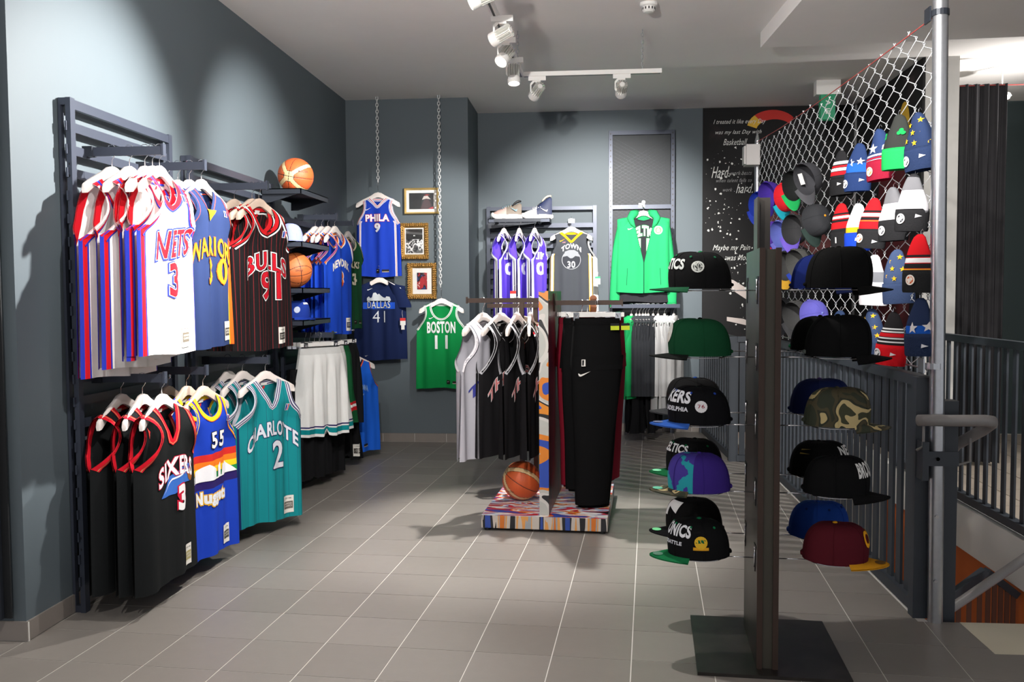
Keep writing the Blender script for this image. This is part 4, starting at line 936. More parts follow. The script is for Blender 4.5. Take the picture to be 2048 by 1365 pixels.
def picture(label, x0, z0, x1, z1, fw, m, ornate, mat_w, stops, blobs=()):
    t = thing('picture_frame', label, 'picture', ((x0+x1)/2, 8.278, (z0+z1)/2), group='gold framed photographs'); W, H = (x1-x0)/2, (z1-z0)/2
    q = MB()
    prof = [(0, 0), (0, -.022), (fw*.3, -.036), (fw*.6, -.028), (fw, -.016), (fw, 0)]
    vs = []; n = len(prof)
    for sx, sz in ((-1, -1), (1, -1), (1, 1), (-1, 1)):
        for d, y in prof: vs.append((sx*(W-d), y, sz*(H-d)))
    q.add(vs, [(i*n+k, i*n+k+1, ((i+1) % 4)*n+k+1, ((i+1) % 4)*n+k) for i in range(4) for k in range(n-1)]); q.build('frame', m, t)
    if ornate:
        r = random.Random(int(x0*1000)); q = MB()
        per = []
        nx, nz = int(2*W/.02), int(2*H/.02)
        for k in range(nx+1):
            for s_ in (-1, 1): per.append((-W+2*W*k/nx, s_*H, 0, s_))
        for k in range(1, nz):
            for s_ in (-1, 1): per.append((s_*W, -H+2*H*k/nz, s_, 0))
        for x, z, ax, az in per:
            for d in (.005, fw*.55):
                rr = r.uniform(.006, .011); cx, cz = x-ax*d*(1), z-az*d; cx = max(-W+.004, min(W-.004, cx)); cz = max(-H+.004, min(H-.004, cz))
                q.lathe([(rr*.9, -.026), (rr*1.0, -.034), (rr*.5, -.041)], 6, axis='y', c=(cx+r.uniform(-.003, .003), 0, cz))
        q.build('carved_ornament', m, t, kind='stuff', smooth=True)
    q = MB(); q.box(-W+fw, -.012, -H+fw, W-fw, -.006, H-fw); q.build('mount', mat('paper', (232, 230, 226)), t)
    w_, h_ = W-fw-mat_w, H-fw-mat_w
    q = MB(); q.box(-w_, -.0145, -h_, w_, -.012, h_); q.build('photograph', ramp_mat('photo_'+str(int(x0*1000)), stops, 14, 4, .35), t)
    for k, (pts, c) in enumerate(blobs):
        v, f = shape_geo([(p[0]*w_, p[1]*h_) for p in pts], 9); q = MB(); q.add([(p[0], -.015-.0002*k, p[1]) for p in v], f); q.build('printed_shape', mi_and2(c), t, fix=False)
    q = MB(); q.box(-W+fw, -.0175, -H+fw, W-fw, -.0165, H-fw); g_ = q.build('glass', glass_m, t)
    return t
def mi_and2(c): return mat('print_%d_%d_%d' % c, c, .5)
glass_m = bpy.data.materials.new('picture_glass'); glass_m.use_nodes = True
_n = glass_m.node_tree; _b = _n.nodes['Principled BSDF']; _t = _n.nodes.new('ShaderNodeBsdfTransparent'); _g = _n.nodes.new('ShaderNodeBsdfGlossy'); _g.inputs['Roughness'].default_value = .05; _mx = _n.nodes.new('ShaderNodeMixShader'); _mx.inputs[0].default_value = .05
_n.links.new(_t.outputs[0], _mx.inputs[1]); _n.links.new(_g.outputs[0], _mx.inputs[2]); _n.links.new(_mx.outputs[0], _n.nodes['Material Output'].inputs['Surface'])
picture('thin gold framed landscape photo, topmost of the three pictures', -1.706, 2.118, -1.384, 2.358, .02, gold2, False, .026, [(.0, (20, 20, 22)), (.62, (34, 30, 30))],
    [([(-.1, -1), (.1, -.2), (.3, .3), (.55, .3), (.75, -.3), (.9, -1)], (60, 26, 30)), ([(.05, .15), (.2, .6), (.5, .65), (.75, .2), (.4, .3)], (196, 186, 180)), ([(.2, .7), (.45, .85), (.7, .72), (.45, .66)], (150, 40, 34)), ([(.55, -.95), (.95, -.7), (.95, -1)], (170, 50, 60))])
picture('ornate gold framed black and white crowd photo, middle of the three pictures', -1.747, 1.706, -1.484, 2.036, .042, gold, True, .012, [(.0, (20, 20, 20)), (.42, (90, 90, 90)), (.5, (226, 226, 226)), (.56, (30, 30, 30)), (.62, (190, 190, 190))],
    [([(-1, .15), (1, .15), (1, 1), (-1, 1)], (34, 34, 34)), ([(-1, .62), (1, .5), (1, .68), (-1, .8)], (84, 84, 84)), ([(-.12, .2), (-.12, .52), (.12, .52), (.12, .2)], (20, 20, 20)), ([(-.09, .4), (-.02, .4), (-.02, .5), (-.09, .5)], (240, 240, 240)), ([(.02, .4), (.09, .4), (.09, .5), (.02, .5)], (240, 240, 240))])
picture('ornate gold framed small colour photo with wide white mount, lowest picture', -1.681, 1.337, -1.413, 1.667, .045, gold, True, .042, [(.0, (40, 60, 120)), (.42, (30, 30, 40)), (.5, (160, 40, 46)), (.58, (214, 190, 180)), (.64, (60, 50, 60))],
    [([(-.5, -1), (.2, -.8), (.5, .2), (.1, .6), (-.4, .2)], (176, 36, 44))])

# ---------------------------------------------------------------- back rack garments
DG = (66, 68, 72)
g = G(W=.20, L=.80, neck='V', nd=.115, nw=.1, seed=41, d=.04, e=.04, sh=.165, fold=.008)
j, _ = jersey('jersey', 'dark grey jersey with yellow collar and round bridge print, number 30', 'jersey', (70, 73, 78), g=g, neck=[(.022, (240, 176, 30))], arm=[(.006, (70, 73, 78))], side=[(.17, (240, 176, 30)), (.14, (238, 238, 238)), (.03, (240, 176, 30))],
    texts=[('THE', -.07, .130, .03, .012, (226, 150, 160), dict(off=.02)), ('TOWN', .0, .165, .19, .05, (236, 236, 238), dict(off=.03, arch=.55)), ('30', 0, .345, .075, .065, (236, 236, 238), dict(off=.02))],
    logo=[('ring_print', disc(.092, 28, 0, -.30), (170, 172, 176), .003), ('ring_inner', disc(.086, 28, 0, -.30), (58, 60, 66), .004), ('bridge_print', [(-.08, -.27), (-.06, -.22), (-.02, -.205), (.03, -.205), (.065, -.225), (.08, -.27), (.04, -.262), (.01, -.285), (-.01, -.285), (-.04, -.262)], (150, 153, 158), .0052)], swoosh=((240, 176, 30), .105), hemtag=None)
hang_set(j, 'tw', [(-.178, 8.81)], 2.115, [0], [j['label']], ['white hanger of the dark grey number 30 jersey'], None, hgroup='hangers at the back')
# more dark jerseys right behind it
g = G(W=.235, L=.80, neck='V', nd=.11, seed=42, d=.04, e=.06, sh=.17, fold=.02)
j, _ = jersey('jersey', 'black and white jersey mostly hidden behind the dark grey number 30 one', 'jersey', (30, 30, 32), g=g, neck=[(.014, (220, 220, 220))], arm=[(.016, (226, 226, 226))], side=[(.2, (226, 226, 226))], hemtag=None)
move(j, (-.16, 8.90, 2.09), radians(4))
q = MB(); q.box(.05, 8.72, 1.465, .10, 8.724, 1.52); q.box(.05, 8.719, 1.52, .10, 8.725, 1.54, 1); tag(q.build('price_tag', [mat('paper', (232, 230, 226)), mat('tag_green', (50, 170, 110), .6)]), 'white and green price tag beside the dark grey jersey', 'tag')
q = MB(); q.tube([(.075, 8.722, 1.54), (.08, 8.74, 1.58), (.06, 8.80, 1.60)], .001, 4); q.build('tag_string', mat('paper', (232, 230, 226)), bpy.data.objects['price_tag.001'])
PU = (92, 66, 196)
g = G(W=.235, L=.86, nd=.14, seed=45, e=.07, fold=.02, za=.28, d=.045)
PTt = [(.012, (226, 226, 230)), (.004, (60, 50, 90)), (.005, (226, 226, 230))]
j, _ = jersey('jersey', '', 'jersey', PU, g=g, neck=PTt, arm=PTt, side=[(.16, (226, 226, 230)), (.10, (90, 90, 96)), (.06, (226, 226, 230))],
    texts=[('KINGS', .0, .24, .26, .07, (232, 232, 236), dict(off=.05)), ('00', .0, .36, .17, .12, (232, 232, 236), dict(off=.05))], logo=[('chest_mark', scl(SWOOSH, .05, -.09, -.15), (236, 236, 236))], hemtag=None)
hang_set(j, 'pu', [(-.805, 8.5), (-.66, 8.5), (-.515, 8.5)], 2.085, [radians(a) for a in (76, 82, 78)],
   ['left purple jersey with white trim, under the shoe shelf', 'middle purple jersey of the three under the shoe shelf', 'right purple jersey under the shoe shelf, next to the dark grey one'],
   ['hanger of the left purple jersey', 'hanger of the middle purple jersey', 'hanger of the right purple jersey'], 'purple jerseys', hgroup='hangers at the back')
q = MB(); q.box(-.72, 8.15, 1.33, -.665, 8.154, 1.39); q.box(-.72, 8.149, 1.38, -.665, 8.155, 1.405, 1); tag(q.build('price_tag', [mat('paper', (232, 230, 226)), mat('tag_red', (206, 40, 36))]), 'white and red price tag dangling from the purple jerseys', 'tag')
q = MB(); q.tube([(-.69, 8.152, 1.405), (-.69, 8.2, 1.45), (-.67, 8.35, 1.47)], .001, 4); q.build('tag_string', mat('paper', (232, 230, 226)), bpy.data.objects['price_tag.002'])
# green track jacket over a black tee
HG_ = (34, 176, 96)
class GH(G):
    def xi(s, h, front=True):
        if not front: return 0 if h > .02 else .06*(1-h/.02)
        return max(.004, .108*(1-min(1, h/.48)**1.1)) if h < s.L else .004
g = GH(W=.245, L=.75, neck=None, nw=.1, seed=51, d=.055, e=0, sh=.20, za=.05, narrow=0, fold=.012)
t = thing('track_jacket', 'bright green zipped track jacket open over a black tee', 'jacket'); mats = []; m0 = mi_(mats, (40, 160, 96))
rows = [g.L*k/26 for k in range(27)]; q = MB(); panel(g, q, 1, rows, {}); panel(g, q, -1, rows, {}); q.build('body', mats, t, smooth=True, fix=False)
for sg in (1, -1):
    q = MB(); loft(q, sleeve_fn(.80, .075, .045, .095, .175, -.17, 0, .02, .02)(sg), 18, 0, .03, 3); q.build('sleeve', mats, t, smooth=True)
    q = MB(); loft(q, [(sg*.27, .02, -.955, .047, .03), (sg*.271, .02, -1.0, .045, .029)], 14, 0); q.build('cuff', cloth('jacket_cuff', (28, 150, 82)), t, smooth=True)
    q = MB(); cv = [(g.xi(h)*sg, h) for h in [.74*k/30 for k in range(31)]]; ribbon(q, g, cv, 1, [(.004, 0)], lift=.003, flip=sg); q.build('zip', cloth('zip_dark', (20, 70, 50)), t, fix=False)
    # hood flap
    q = MB(); hp_ = [(sg*.055, .02, -.105, .03, .02), (sg*.10, -.02, -.125, .042, .03), (sg*.125, -.035, -.165, .035, .03), (sg*.105, -.05, -.215, .022, .02), (sg*.08, -.06, -.25, .006, .006)]
    q.tube([p[:3] for p in hp_], [p[3] for p in hp_], 10); q.build('hood_edge', mats, t, smooth=True)
    q = MB(); x = .15*sg; q.add([g.pt(x, .52, 1, .004), g.pt(x+.004*sg, .52, 1, .004), g.pt(x+.012*sg, .68, 1, .004), g.pt(x+.008*sg, .68, 1, .004)], [(0, 1, 2, 3)]); q.build('pocket_zip', cloth('zip_dark', (20, 70, 50)), t, fix=False)
put(g, 'chest_mark', shape_geo(scl(SWOOSH, .05)), -.125, .15, mi_and((230, 240, 232)), t)
put(g, 'round_badge', shape_geo(disc(.04, 20)), .135, .165, mi_and((226, 232, 226)), t); put(g, 'badge_print', shape_geo(disc(.030, 18)), .135, .165, mi_and((120, 160, 110)), t, .006)
put(g, 'badge_print', shape_geo([(-.012, -.02), (.012, -.02), (.016, .0), (.0, .022), (-.016, .004)]), .135, .165, mi_and((230, 226, 200)), t, .008)
move(t, (.506, 8.645, 2.245), 0)
hanger(wood_w.name, (.506, 8.645, 2.245), 0, 'white hanger of the green track jacket', 'hangers at the back')
g = G(W=.225, L=.84, nd=.07, nw=.085, seed=52, d=.022, e=0, sh=.19, za=.06, narrow=0, fold=.004)
j, _ = jersey('t_shirt', 'black tee with arched lettering and number 11 inside the green jacket', 't-shirt', (44, 44, 48), g=g, neck=[(.012, (34, 34, 38))], arms=False,
    texts=[('CELTICS', .0, .165, .27, .10, (236, 240, 226), dict(out=[((60, 150, 90), .005)], off=.05, arch=.6)), ('11', .0, .31, .12, .14, (236, 240, 226), dict(out=[((60, 150, 90), .005)], off=.05))], hemtag=None)
move(j, (.506, 8.66, 2.245), 0)
# sweatshirts and others on the rail at the back
def sweatshirt(col, seed=0, L=.70):
    g = G(W=.27, L=L, nd=.06, nw=.09, seed=seed, d=.05, e=0, sh=.20, za=.06, narrow=0, fold=.016)
    r, r2 = sleeve_fn(.66, .07, .05, .05, .185, -.17, 0, .02), 0
    j, _ = jersey('sweatshirt', '', 'sweatshirt', col, g=g, neck=[(.02, col)], arms=False, hemtag=None, sleeves=r)
    q = MB(); loft(q, [(-.0, .0, -.105, .07, .035), (0, .02, -.13, .11, .06), (0, .035, -.19, .10, .055), (0, .04, -.25, .06, .03), (0, .05, -.28, .02, .012)], 16, 0); q.build('hood', solid(col), j, smooth=True)
    return j
lab = ['rightmost light grey sweatshirt on the back rail', 'light grey sweatshirt second from the right end of the back rail', 'light grey sweatshirt third from the right end of the back rail']
j = sweatshirt((200, 200, 200), 3, .86)
hang_set(j, 'sw', [(.775, 8.45), (.69, 8.45), (.63, 8.45)], 1.275, [radians(a) for a in (76, 84, 82)], lab, ['hanger of the rightmost grey sweatshirt', 'hanger of the second grey sweatshirt from the right', 'hanger of the third grey sweatshirt from the right'], 'light grey sweatshirts', hgroup='hangers at the back')
j = sweatshirt((52, 54, 58), 5, .72)
xs = [.585, .54, .515, .49, .46, .43]
hang_set(j, 'dk', [(x, 8.45) for x in xs], 1.275, [radians(86)]*6, ['charcoal sweatshirt next to the light grey ones on the back rail']+['charcoal sweatshirt, %s from the light grey ones on the back rail' % k for k in ('second', 'third', 'fourth', 'fifth', 'sixth')],
   ['hanger of the charcoal sweatshirt next to the grey ones']+['hanger of the %s charcoal sweatshirt from the grey ones' % k for k in ('second', 'third', 'fourth', 'fifth', 'sixth')], 'charcoal sweatshirts', hgroup='hangers at the back')
j = sweatshirt((30, 150, 84), 6, .74)
hang_set(j, 'gs', [(.385, 8.45)], 1.275, [radians(80)], ['green sweatshirt at the left of the charcoal ones on the back rail'], ['hanger of the green sweatshirt on the back rail'], None, hgroup='hangers at the back')
for k, x in enumerate((.44, .56)):
    g = GS(W=.22, L=.62, neck=None, seed=70+k, d=.05, fold=.02, kx=4.2, top=0, za=.0001, e=0, slope=0)
    t_, _ = jersey('track_pants', ['left black trousers at the bottom of the back rail', 'right black trousers at the bottom of the back rail'][k], 'trousers', (22, 22, 24), g=g, arms=False, hemtag=None, group='black trousers at the back')
    move(t_, (x, 8.45, .72), radians(70))
# basketball shoes
def shoe(label, loc, rot, cols, high):
    t = thing('basketball_shoe', label, 'shoe', loc, rot, 'shoes on the shelf')   # toe towards -x
    n = 20; secs = []; q = MB()
    L = .30
    def width(u): return (.030+.020*sin(pi*min(1, u*1.15))**.7)*(1 if u < .95 else .8)
    def out(u): return -L/2+L*u
    qs = MB(); vs = []; N = 22
    for lv, (zz, gr) in enumerate([(0, .94), (.012, 1.04), (.026, 1.03), (.034, .96)]):
        for k in range(2*N):
            u = k/(N-1) if k < N else (2*N-1-k)/(N-1); s_ = 1 if k < N else -1; u2 = .5-.5*cos(pi*u)
            w_ = (.048*(sin(pi*min(.999, max(.001, u2)))**.45))*(1 if u2 < .5 else .86)*gr
            vs.append((out(u2)*gr, s_*w_, zz+(.014*(1-u2/.22)**2 if u2 < .22 else 0)))
    M_ = 2*N
    qs.add(vs, [(l*M_+k, l*M_+(k+1) % M_, (l+1)*M_+(k+1) % M_, (l+1)*M_+k) for l in range(3) for k in range(M_)]+[tuple(range(M_))[::-1], tuple(3*M_+k for k in range(M_))]); qs.build('sole', cols[2], t, smooth=True)
    hs = [(.03, .035), (.08, .050), (.2, .062), (.35, .072), (.48, .088), (.58, .112 if high else .098), (.7, .135 if high else .095), (.8, .15 if high else .098), (.9, .165 if high else .110), (.97, .150 if high else .100)]
    ring = []; n = 14
    for u, h in hs:
        w_ = .046*(max(0, sin(pi*min(.97, max(.03, u))))**.4)*(1 if u < .5 else .84)
        for k in range(n):
            a = pi*k/(n-1); x = out(u); y = w_*cos(a)*(1-.25*sin(a)*(u > .5)); z = .028+(h-.028)*max(0, sin(a))**.8
            ring.append((x, y, z))
    q.add(ring, [(i*n+k, i*n+k+1, (i+1)*n+k+1, (i+1)*n+k) for i in range(len(hs)-1) for k in range(n-1)])
    for i in range(len(hs)-1):
        for k in range(n-1): q.m[i*(n-1)+k] = 0 if i < 4 else 1
    q.add([ring[(len(hs)-1)*n+k] for k in range(n)], [tuple(range(n))], 1)
    q.build('upper', [cols[0], cols[1]], t, smooth=True)
    q = MB(); rr = []
    for k in range(14):
        a = 2*pi*k/14; rr.append((out(.80)+.042*cos(a), .026*sin(a), (.150 if high else .102)+.018*cos(a)+(.012*sin(a)**2)))
    q.tube(rr, .007, 6, closed=True); q.build('collar', cols[3], t, smooth=True)
    for k in range(5):
        u = .36+.06*k; h = .07+.07*(u-.3); q = MB(); q.tube([(out(u), -.03, h-.006), (out(u), 0, h+.014), (out(u), .03, h-.006)], .003, 5); q.build('lace', cols[4], t, smooth=True)
    q = MB(); v, f = shape_geo(scl(SWOOSH, .07)); q.add([(-p[0]*1+out(.72), -.0455-0*p[1], .065+p[1]) for p in v], f); q.build('side_mark', cols[4], t, fix=False)
    return t
sm = lambda n_, c: mat('shoe_'+n_, c, .6, bump=.1)
_s = shoe('low beige and pink basketball shoe, left on the shelf', (-.80, 8.78, 2.101), radians(4), (sm('pink', (190, 160, 152)), sm('beige', (120, 108, 96)), sm('white', (238, 232, 230)), sm('dark', (40, 40, 42)), sm('olive', (120, 150, 160))), False); _s.scale = (1, 1, 1.45)
_s = shoe('high navy and white basketball shoe, right on the shelf', (-.505, 8.78, 2.101), radians(2), (sm('white', (238, 232, 230)), sm('navy', (30, 40, 74)), sm('white', (238, 232, 230)), sm('cream', (226, 210, 180)), sm('white', (238, 232, 230))), True); _s.scale = (1, 1, 1.3)

# ---------------------------------------------------------------- basketballs
def ball_mesh(two_tone):
    me = bpy.data.meshes.new('basketball'); bm = bmesh.new(); bmesh.ops.create_icosphere(bm, subdivisions=6, radius=.1215)
    O, Cr, K = 0, 1, 2
    def cls(p):
        x, y, z = p; s1 = min(abs(x), abs(z))
        ov = abs(sqrt((x/.98)**2+(z/.62)**2)-.80)
        if two_tone:
            d = abs(abs(x)-abs(z)); cream = (d < .17 and abs(y) > .0) or (x*x+z*z < .09)
            dd = min(abs(d-.17) if x*x+z*z > .09 else 9, abs(sqrt(x*x+z*z)-.3) if d > .17 else 9)
            if s1 < .014: return K
            if dd < .014: return K
            return Cr if cream else O
        if s1 < .016 or (ov < .020 and abs(y) > .05): return K
        return O
    for v in bm.verts:
        p = v.co.normalized()
        if cls(p) == K: v.co = p*.1195
    for f in bm.faces: f.material_index = cls(f.calc_center_median().normalized()); f.smooth = True
    bm.to_mesh(me); bm.free()
    me.materials.append(mat('ball_orange' if two_tone else 'ball_tan', (206, 92, 44) if two_tone else (196, 104, 52), .5, noise=.08, bump=.6, bscale=300))
    me.materials.append(mat('ball_cream', (222, 190, 140), .5, bump=.5, bscale=300)); me.materials.append(mat('ball_seam', (34, 24, 22), .6))
    return me
bm1 = ball_mesh(True); bm2 = ball_mesh(False)
def ball(me, label, loc, rot, texts):
    t = thing('basketball', label, 'basketball', loc, 0, 'basketballs'); o = link('ball_skin', me, t); o.rotation_euler = rot
    for s_, (th, ph), w_ in texts:
        v, f = text_geo(s_, w_, w_*.25, .02, 0, .015); q = MB(); pts = []
        for p in v:
            a = th+p[0]/.1215; b_ = ph+p[1]/.1215; r = .1222; pts.append((r*sin(a)*cos(b_), -r*cos(a)*cos(b_), r*sin(b_)))
        q.add(pts, f); q.build('printed_lettering', mat('ball_print', (90, 50, 36), .6), t, fix=False)
    return t
ball(bm1, 'cream and orange basketball on the top wall shelf', (-2.02, 6.12, 2.078+.1215), (radians(8), radians(12), radians(-4)), [('MOLTEN', (.75, .15), .07)])
ball(bm2, 'plain orange basketball on the third wall shelf', (-2.01, 6.02, 1.428+.1215), (radians(20), radians(-10), radians(40)), [('LEAGUE', (.6, -.05), .05)])

# ---------------------------------------------------------------- centre display with sprayed base
GM = ramp_mat('spray_paint_bright', [(.0, (30, 30, 34)), (.36, (206, 44, 60)), (.42, (150, 170, 200)), (.47, (230, 226, 222)), (.53, (214, 120, 40)), (.57, (178, 30, 50)), (.62, (44, 70, 160))], 3.2, 2.5, .35, (1.2, 3.2, 2), 1.2)
GM2 = ramp_mat('spray_paint_edge', [(.0, (40, 70, 150)), (.40, (30, 30, 34)), (.46, (190, 180, 170)), (.53, (214, 150, 80)), (.58, (150, 156, 160)), (.64, (200, 110, 40))], 2.6, 2, .3, (5, 1, .3), .3)
GM3 = ramp_mat('spray_paint_panel', [(.0, (40, 70, 160)), (.38, (206, 120, 36)), (.46, (176, 176, 170)), (.53, (196, 192, 186)), (.56, (30, 30, 32)), (.60, (210, 130, 40)), (.66, (50, 80, 170))], 3.6, 1, .35, (1, 1, 1.1), .8)
GM4 = ramp_mat('spray_paint_dark_side', [(.2, (60, 66, 64)), (.38, (56, 50, 48)), (.46, (120, 24, 34)), (.56, (60, 30, 50)), (.7, (30, 26, 26))], 2.2, 3, .35, (2, 1.2, .5), .3, False)
dsp = thing('display_stand', 'spray painted display stand with clothes rails in the middle of the floor', 'display stand', (-.631, 5.154, 0), -TR)
q = MB(); q.box(0, 0, .018, .73, 1.0, .092); o = q.build('base', [GM2, GM], dsp)
for p in o.data.polygons:
    if p.normal.z > .9: p.material_index = 1
for x in (.03, .70):
    for y in (.03, .97): q = MB(); q.lathe([(.016, 0), (.016, .018)], 12, c=(x, y, 0)); q.build('foot', blackp, dsp)
q = MB(); q.box(.337, .035, .092, .392, .80, 1.393); o = q.build('panel', [GM3, GM4], dsp)
for p in o.data.polygons:
    if p.normal.x > .9: p.material_index = 1
for y, z in ((.08, 1.34), (.10, 1.25)): q = MB(); q.lathe([(.007, .392), (.007, .396)], 10, axis='x', c=(0, y, z)); q.build('screw', chrome, dsp)
q = MB(); q.bar((-.14, .34, 1.338), (.337, .34, 1.338), .016, .028); q.box(-.148, .325, 1.32, -.14, .355, 1.36); q.build('left_rail', brown, dsp)
q = MB(); q.bar((.392, .34, 1.322), (.80, .34, 1.322), .016, .028); q.box(.80, .325, 1.30, .808, .355, 1.344); q.box(.392, .32, 1.27, .40, .36, 1.38); q.build('right_rail', brown, dsp)
for x, y in ((.13, .80), (.215, .86)):
    q = MB(); q.box(x-.015, y-.015, .092, x+.015, y+.015, 1.33); q.build('rail_post', brown, dsp)
q = MB(); q.bar((-.10, .80, 1.30), (.337, .80, 1.30), .016, .028); q.build('rear_rail', brown, dsp)
q = MB(); q.lathe([(.022, 0), (.022, .03)], 16, axis='y', c=(.62, .50, 1.345)); q.box(.60, .50, 1.26, .64, .52, 1.345); q.build('rail_disc', mat('rusty_disc', (150, 84, 40), .5), dsp)
ball(bm1, 'cream and orange basketball on the base of the centre display', (-.425, 5.56, .092+.1215), (radians(-30), radians(8), radians(-80)), [('MOLTEN', (-.6, -.45), .05)])
GR = (176, 174, 182)
g = G(W=.235, L=.86, neck='V', nd=.14, nw=.085, seed=81, e=.05, fold=.02, za=.32, d=.05)
j, _ = jersey('jersey', 'silvery grey jersey with blue lettering, leftmost on the centre display', 'jersey', GR, g=g, neck=[(.014, (226, 222, 226))], arm=[(.012, (226, 222, 226)), (.005, (60, 60, 70))], texts=[('THE WE', .0, .34, .34, .075, (60, 64, 140), dict(arch=.5, slant=-.15, off=.02))], hemtag=None)
HD = 'hangers on the centre display'
hang_set(j, 'c1', [(-.655, 5.50)], 1.352, [radians(58)], [j['label']], ['leftmost white hanger on the centre display'], None, hgroup=HD)
g = G(W=.235, L=.84, nd=.15, nw=.085, seed=83, e=.055, fold=.014, za=.33, d=.045)
j, _ = jersey('jersey', '', 'jersey', (24, 23, 25), g=g, neck=[(.012, (24, 23, 25)), (.004, (200, 200, 200))], arm=[(.016, (176, 176, 180)), (.004, (60, 60, 66))], texts=[('THE FIVE', .0, .34, .36, .075, (206, 120, 120), dict(out=[((226, 220, 220), .004)], arch=.5, slant=-.15, off=.02))], logo=[('red_stripe', [(-.004, -.16), (.004, -.16), (.004, -.20), (-.004, -.20)], RED)], hemtag=None, inner=(220, 220, 220))
hang_set(j, 'c2', [(-.545, 5.50), (-.445, 5.50), (-.362, 5.50)], 1.352, [radians(a) for a in (60, 74, 88)],
   ['left black jersey with pinkish lettering beside the grey one on the display', 'middle black jersey with pinkish lettering on the display', 'black jersey with silver armhole next to the painted panel'],
   ['second white hanger on the centre display', 'third white hanger on the centre display', 'white hanger seen edge-on next to the painted panel'], 'black jerseys on the centre display', hgroup=HD)
g = G(W=.235, L=.70, nd=.12, seed=85, e=.05, fold=.012)
j, _ = jersey('jersey', '', 'jersey', (26, 26, 28), g=g, neck=[(.014, RED), (.01, WHITE)], arm=[(.014, WHITE), (.01, (40, 160, 120)), (.008, RED)], hemtag=None)
hang_set(j, 'c3', [(-.44, 5.96), (-.44, 6.0), (-.44, 6.04)], 1.318, [radians(a) for a in (2, 0, -2)],
   ['black jersey with red and green trim on the rear rail of the display', 'second black jersey on the rear rail of the display', 'rearmost black jersey on the rear rail of the display'],
   ['pale wooden hanger on the rear rail, foremost', 'pale wooden hanger on the rear rail, second', 'pale wooden hanger on the rear rail, third'], 'jerseys on the rear rail of the display', hm=wood_b, hgroup=HD)
# trousers on clip hangers, right side
def trousers(label, col, loc, rot, L=1.12, marks=True, seed=0, W=.20, group='trousers on the centre display', zb=-.11, dy=0, folded=False):
    t = thing('track_pants', label, 'trousers', loc, rot, group); q = MB(); m = solid(col); r = random.Random(seed)
    n = 22; secs = []
    for k in range(9): f = k/8; secs.append((0, dy, zb-.30*f, W*(.86+.14*f), .055+.02*f))
    loft(q, secs, n, 0, .012, 5, seed)
    q.build('seat', m, t, smooth=True)
    for sg in (1, -1):
        q = MB(); secs = []
        for k in range(15):
            f = k/14; secs.append((sg*W*(.50-.10*f), dy+.008*sin(5*f+seed), zb-.27-(L-.27)*f, W*(.55-.22*f)*(1+.03*sin(11*f+sg+seed)), (.068-.018*f)) if not folded else (W*(.02-.18*f+.08*sg), dy+sg*.022, zb-.22-(L-.22+.012*sg)*f, W*(.95-.36*f)*(1+.02*sin(9*f+sg)), .052-.010*f))
        loft(q, secs, n, 0, .02, 4, seed+sg); q.build('leg', m, t, smooth=True)
    q = MB(); loft(q, [(0, dy, zb+.004, W*.87, .057), (0, dy, zb-.015, W*.88, .060), (0, dy, zb-.035, W*.88, .059)], n, 0, .02, 11); q.build('waistband', cloth('w%d_%d' % (col[0], col[1]), tuple(int(c*.9) for c in col), bump=1, bscale=120), t, smooth=True)
    if marks:
        M = Matrix.Translation((-.11, 0, -.36))
        def fp(p, x, z, y=-.078): return (x+p[0], y-.0*p[1], z+p[1])
        for nm, pts, x, z, c, y in [('chest_mark', scl(SWOOSH, .075), -.10, -.43, (226, 222, 216), -.085), ('league_patch', [(-.012, -.02), (.012, -.02), (.012, .02), (-.012, .02)], -.105, -.365, (226, 222, 216), -.085), ('league_patch_print', [(-.008, -.016), (.001, -.016), (.004, .016), (-.008, .016)], -.105, -.365, (30, 30, 34), -.0856)]:
            v, f = shape_geo(pts); q = MB(); q.add([fp(p, x, z, y) for p in v], f); q.build(nm, mi_and(c), t, fix=False)
        for x in (.09, .155):
            q = MB(); q.box(x-.026, -.076, -.175, x+.026, -.073, -.15); q.build('size_sticker', mat('lime_sticker', (186, 200, 40), .5), t); q = MB(); q.box(x-.026, -.0765, -.149, x+.026, -.073, -.135); q.build('size_sticker', blackp, t)
    return t
CR = 'clip hangers on the centre display'
for k, (x, lb, col, hl, rz) in enumerate([(.02, 'front black track trousers with white mark facing the room', (11, 11, 12), 'front white clip hanger holding the black trousers', 16),
      (-.015, 'second black trousers, tight behind the front pair', (13, 13, 14), 'second clip hanger at the black trousers', 22), (-.05, 'dark red trousers left behind the black pair on the display', (124, 22, 40), 'clip hanger of the left dark red trousers', 24),
      (.12, 'dark red trousers at the right end of the display rail', (110, 20, 36), 'clip hanger at the right end of the display rail', 60)]):
    y = (5.40, 5.53, 5.66, 5.62)[k]
    z = 1.335 if k != 3 else 1.33
    clip_hanger(hl, (x+(.02 if k == 0 else 0), y, z), radians(rz) if k != 3 else radians(60), .34, CR)
    trousers(lb, col, (x+(.02 if k == 0 else 0), y, z), radians(rz), 1.12 if k == 0 else (1.05 if k < 3 else 1.0), k == 0, k, .165 if k == 0 else .18, folded=True)

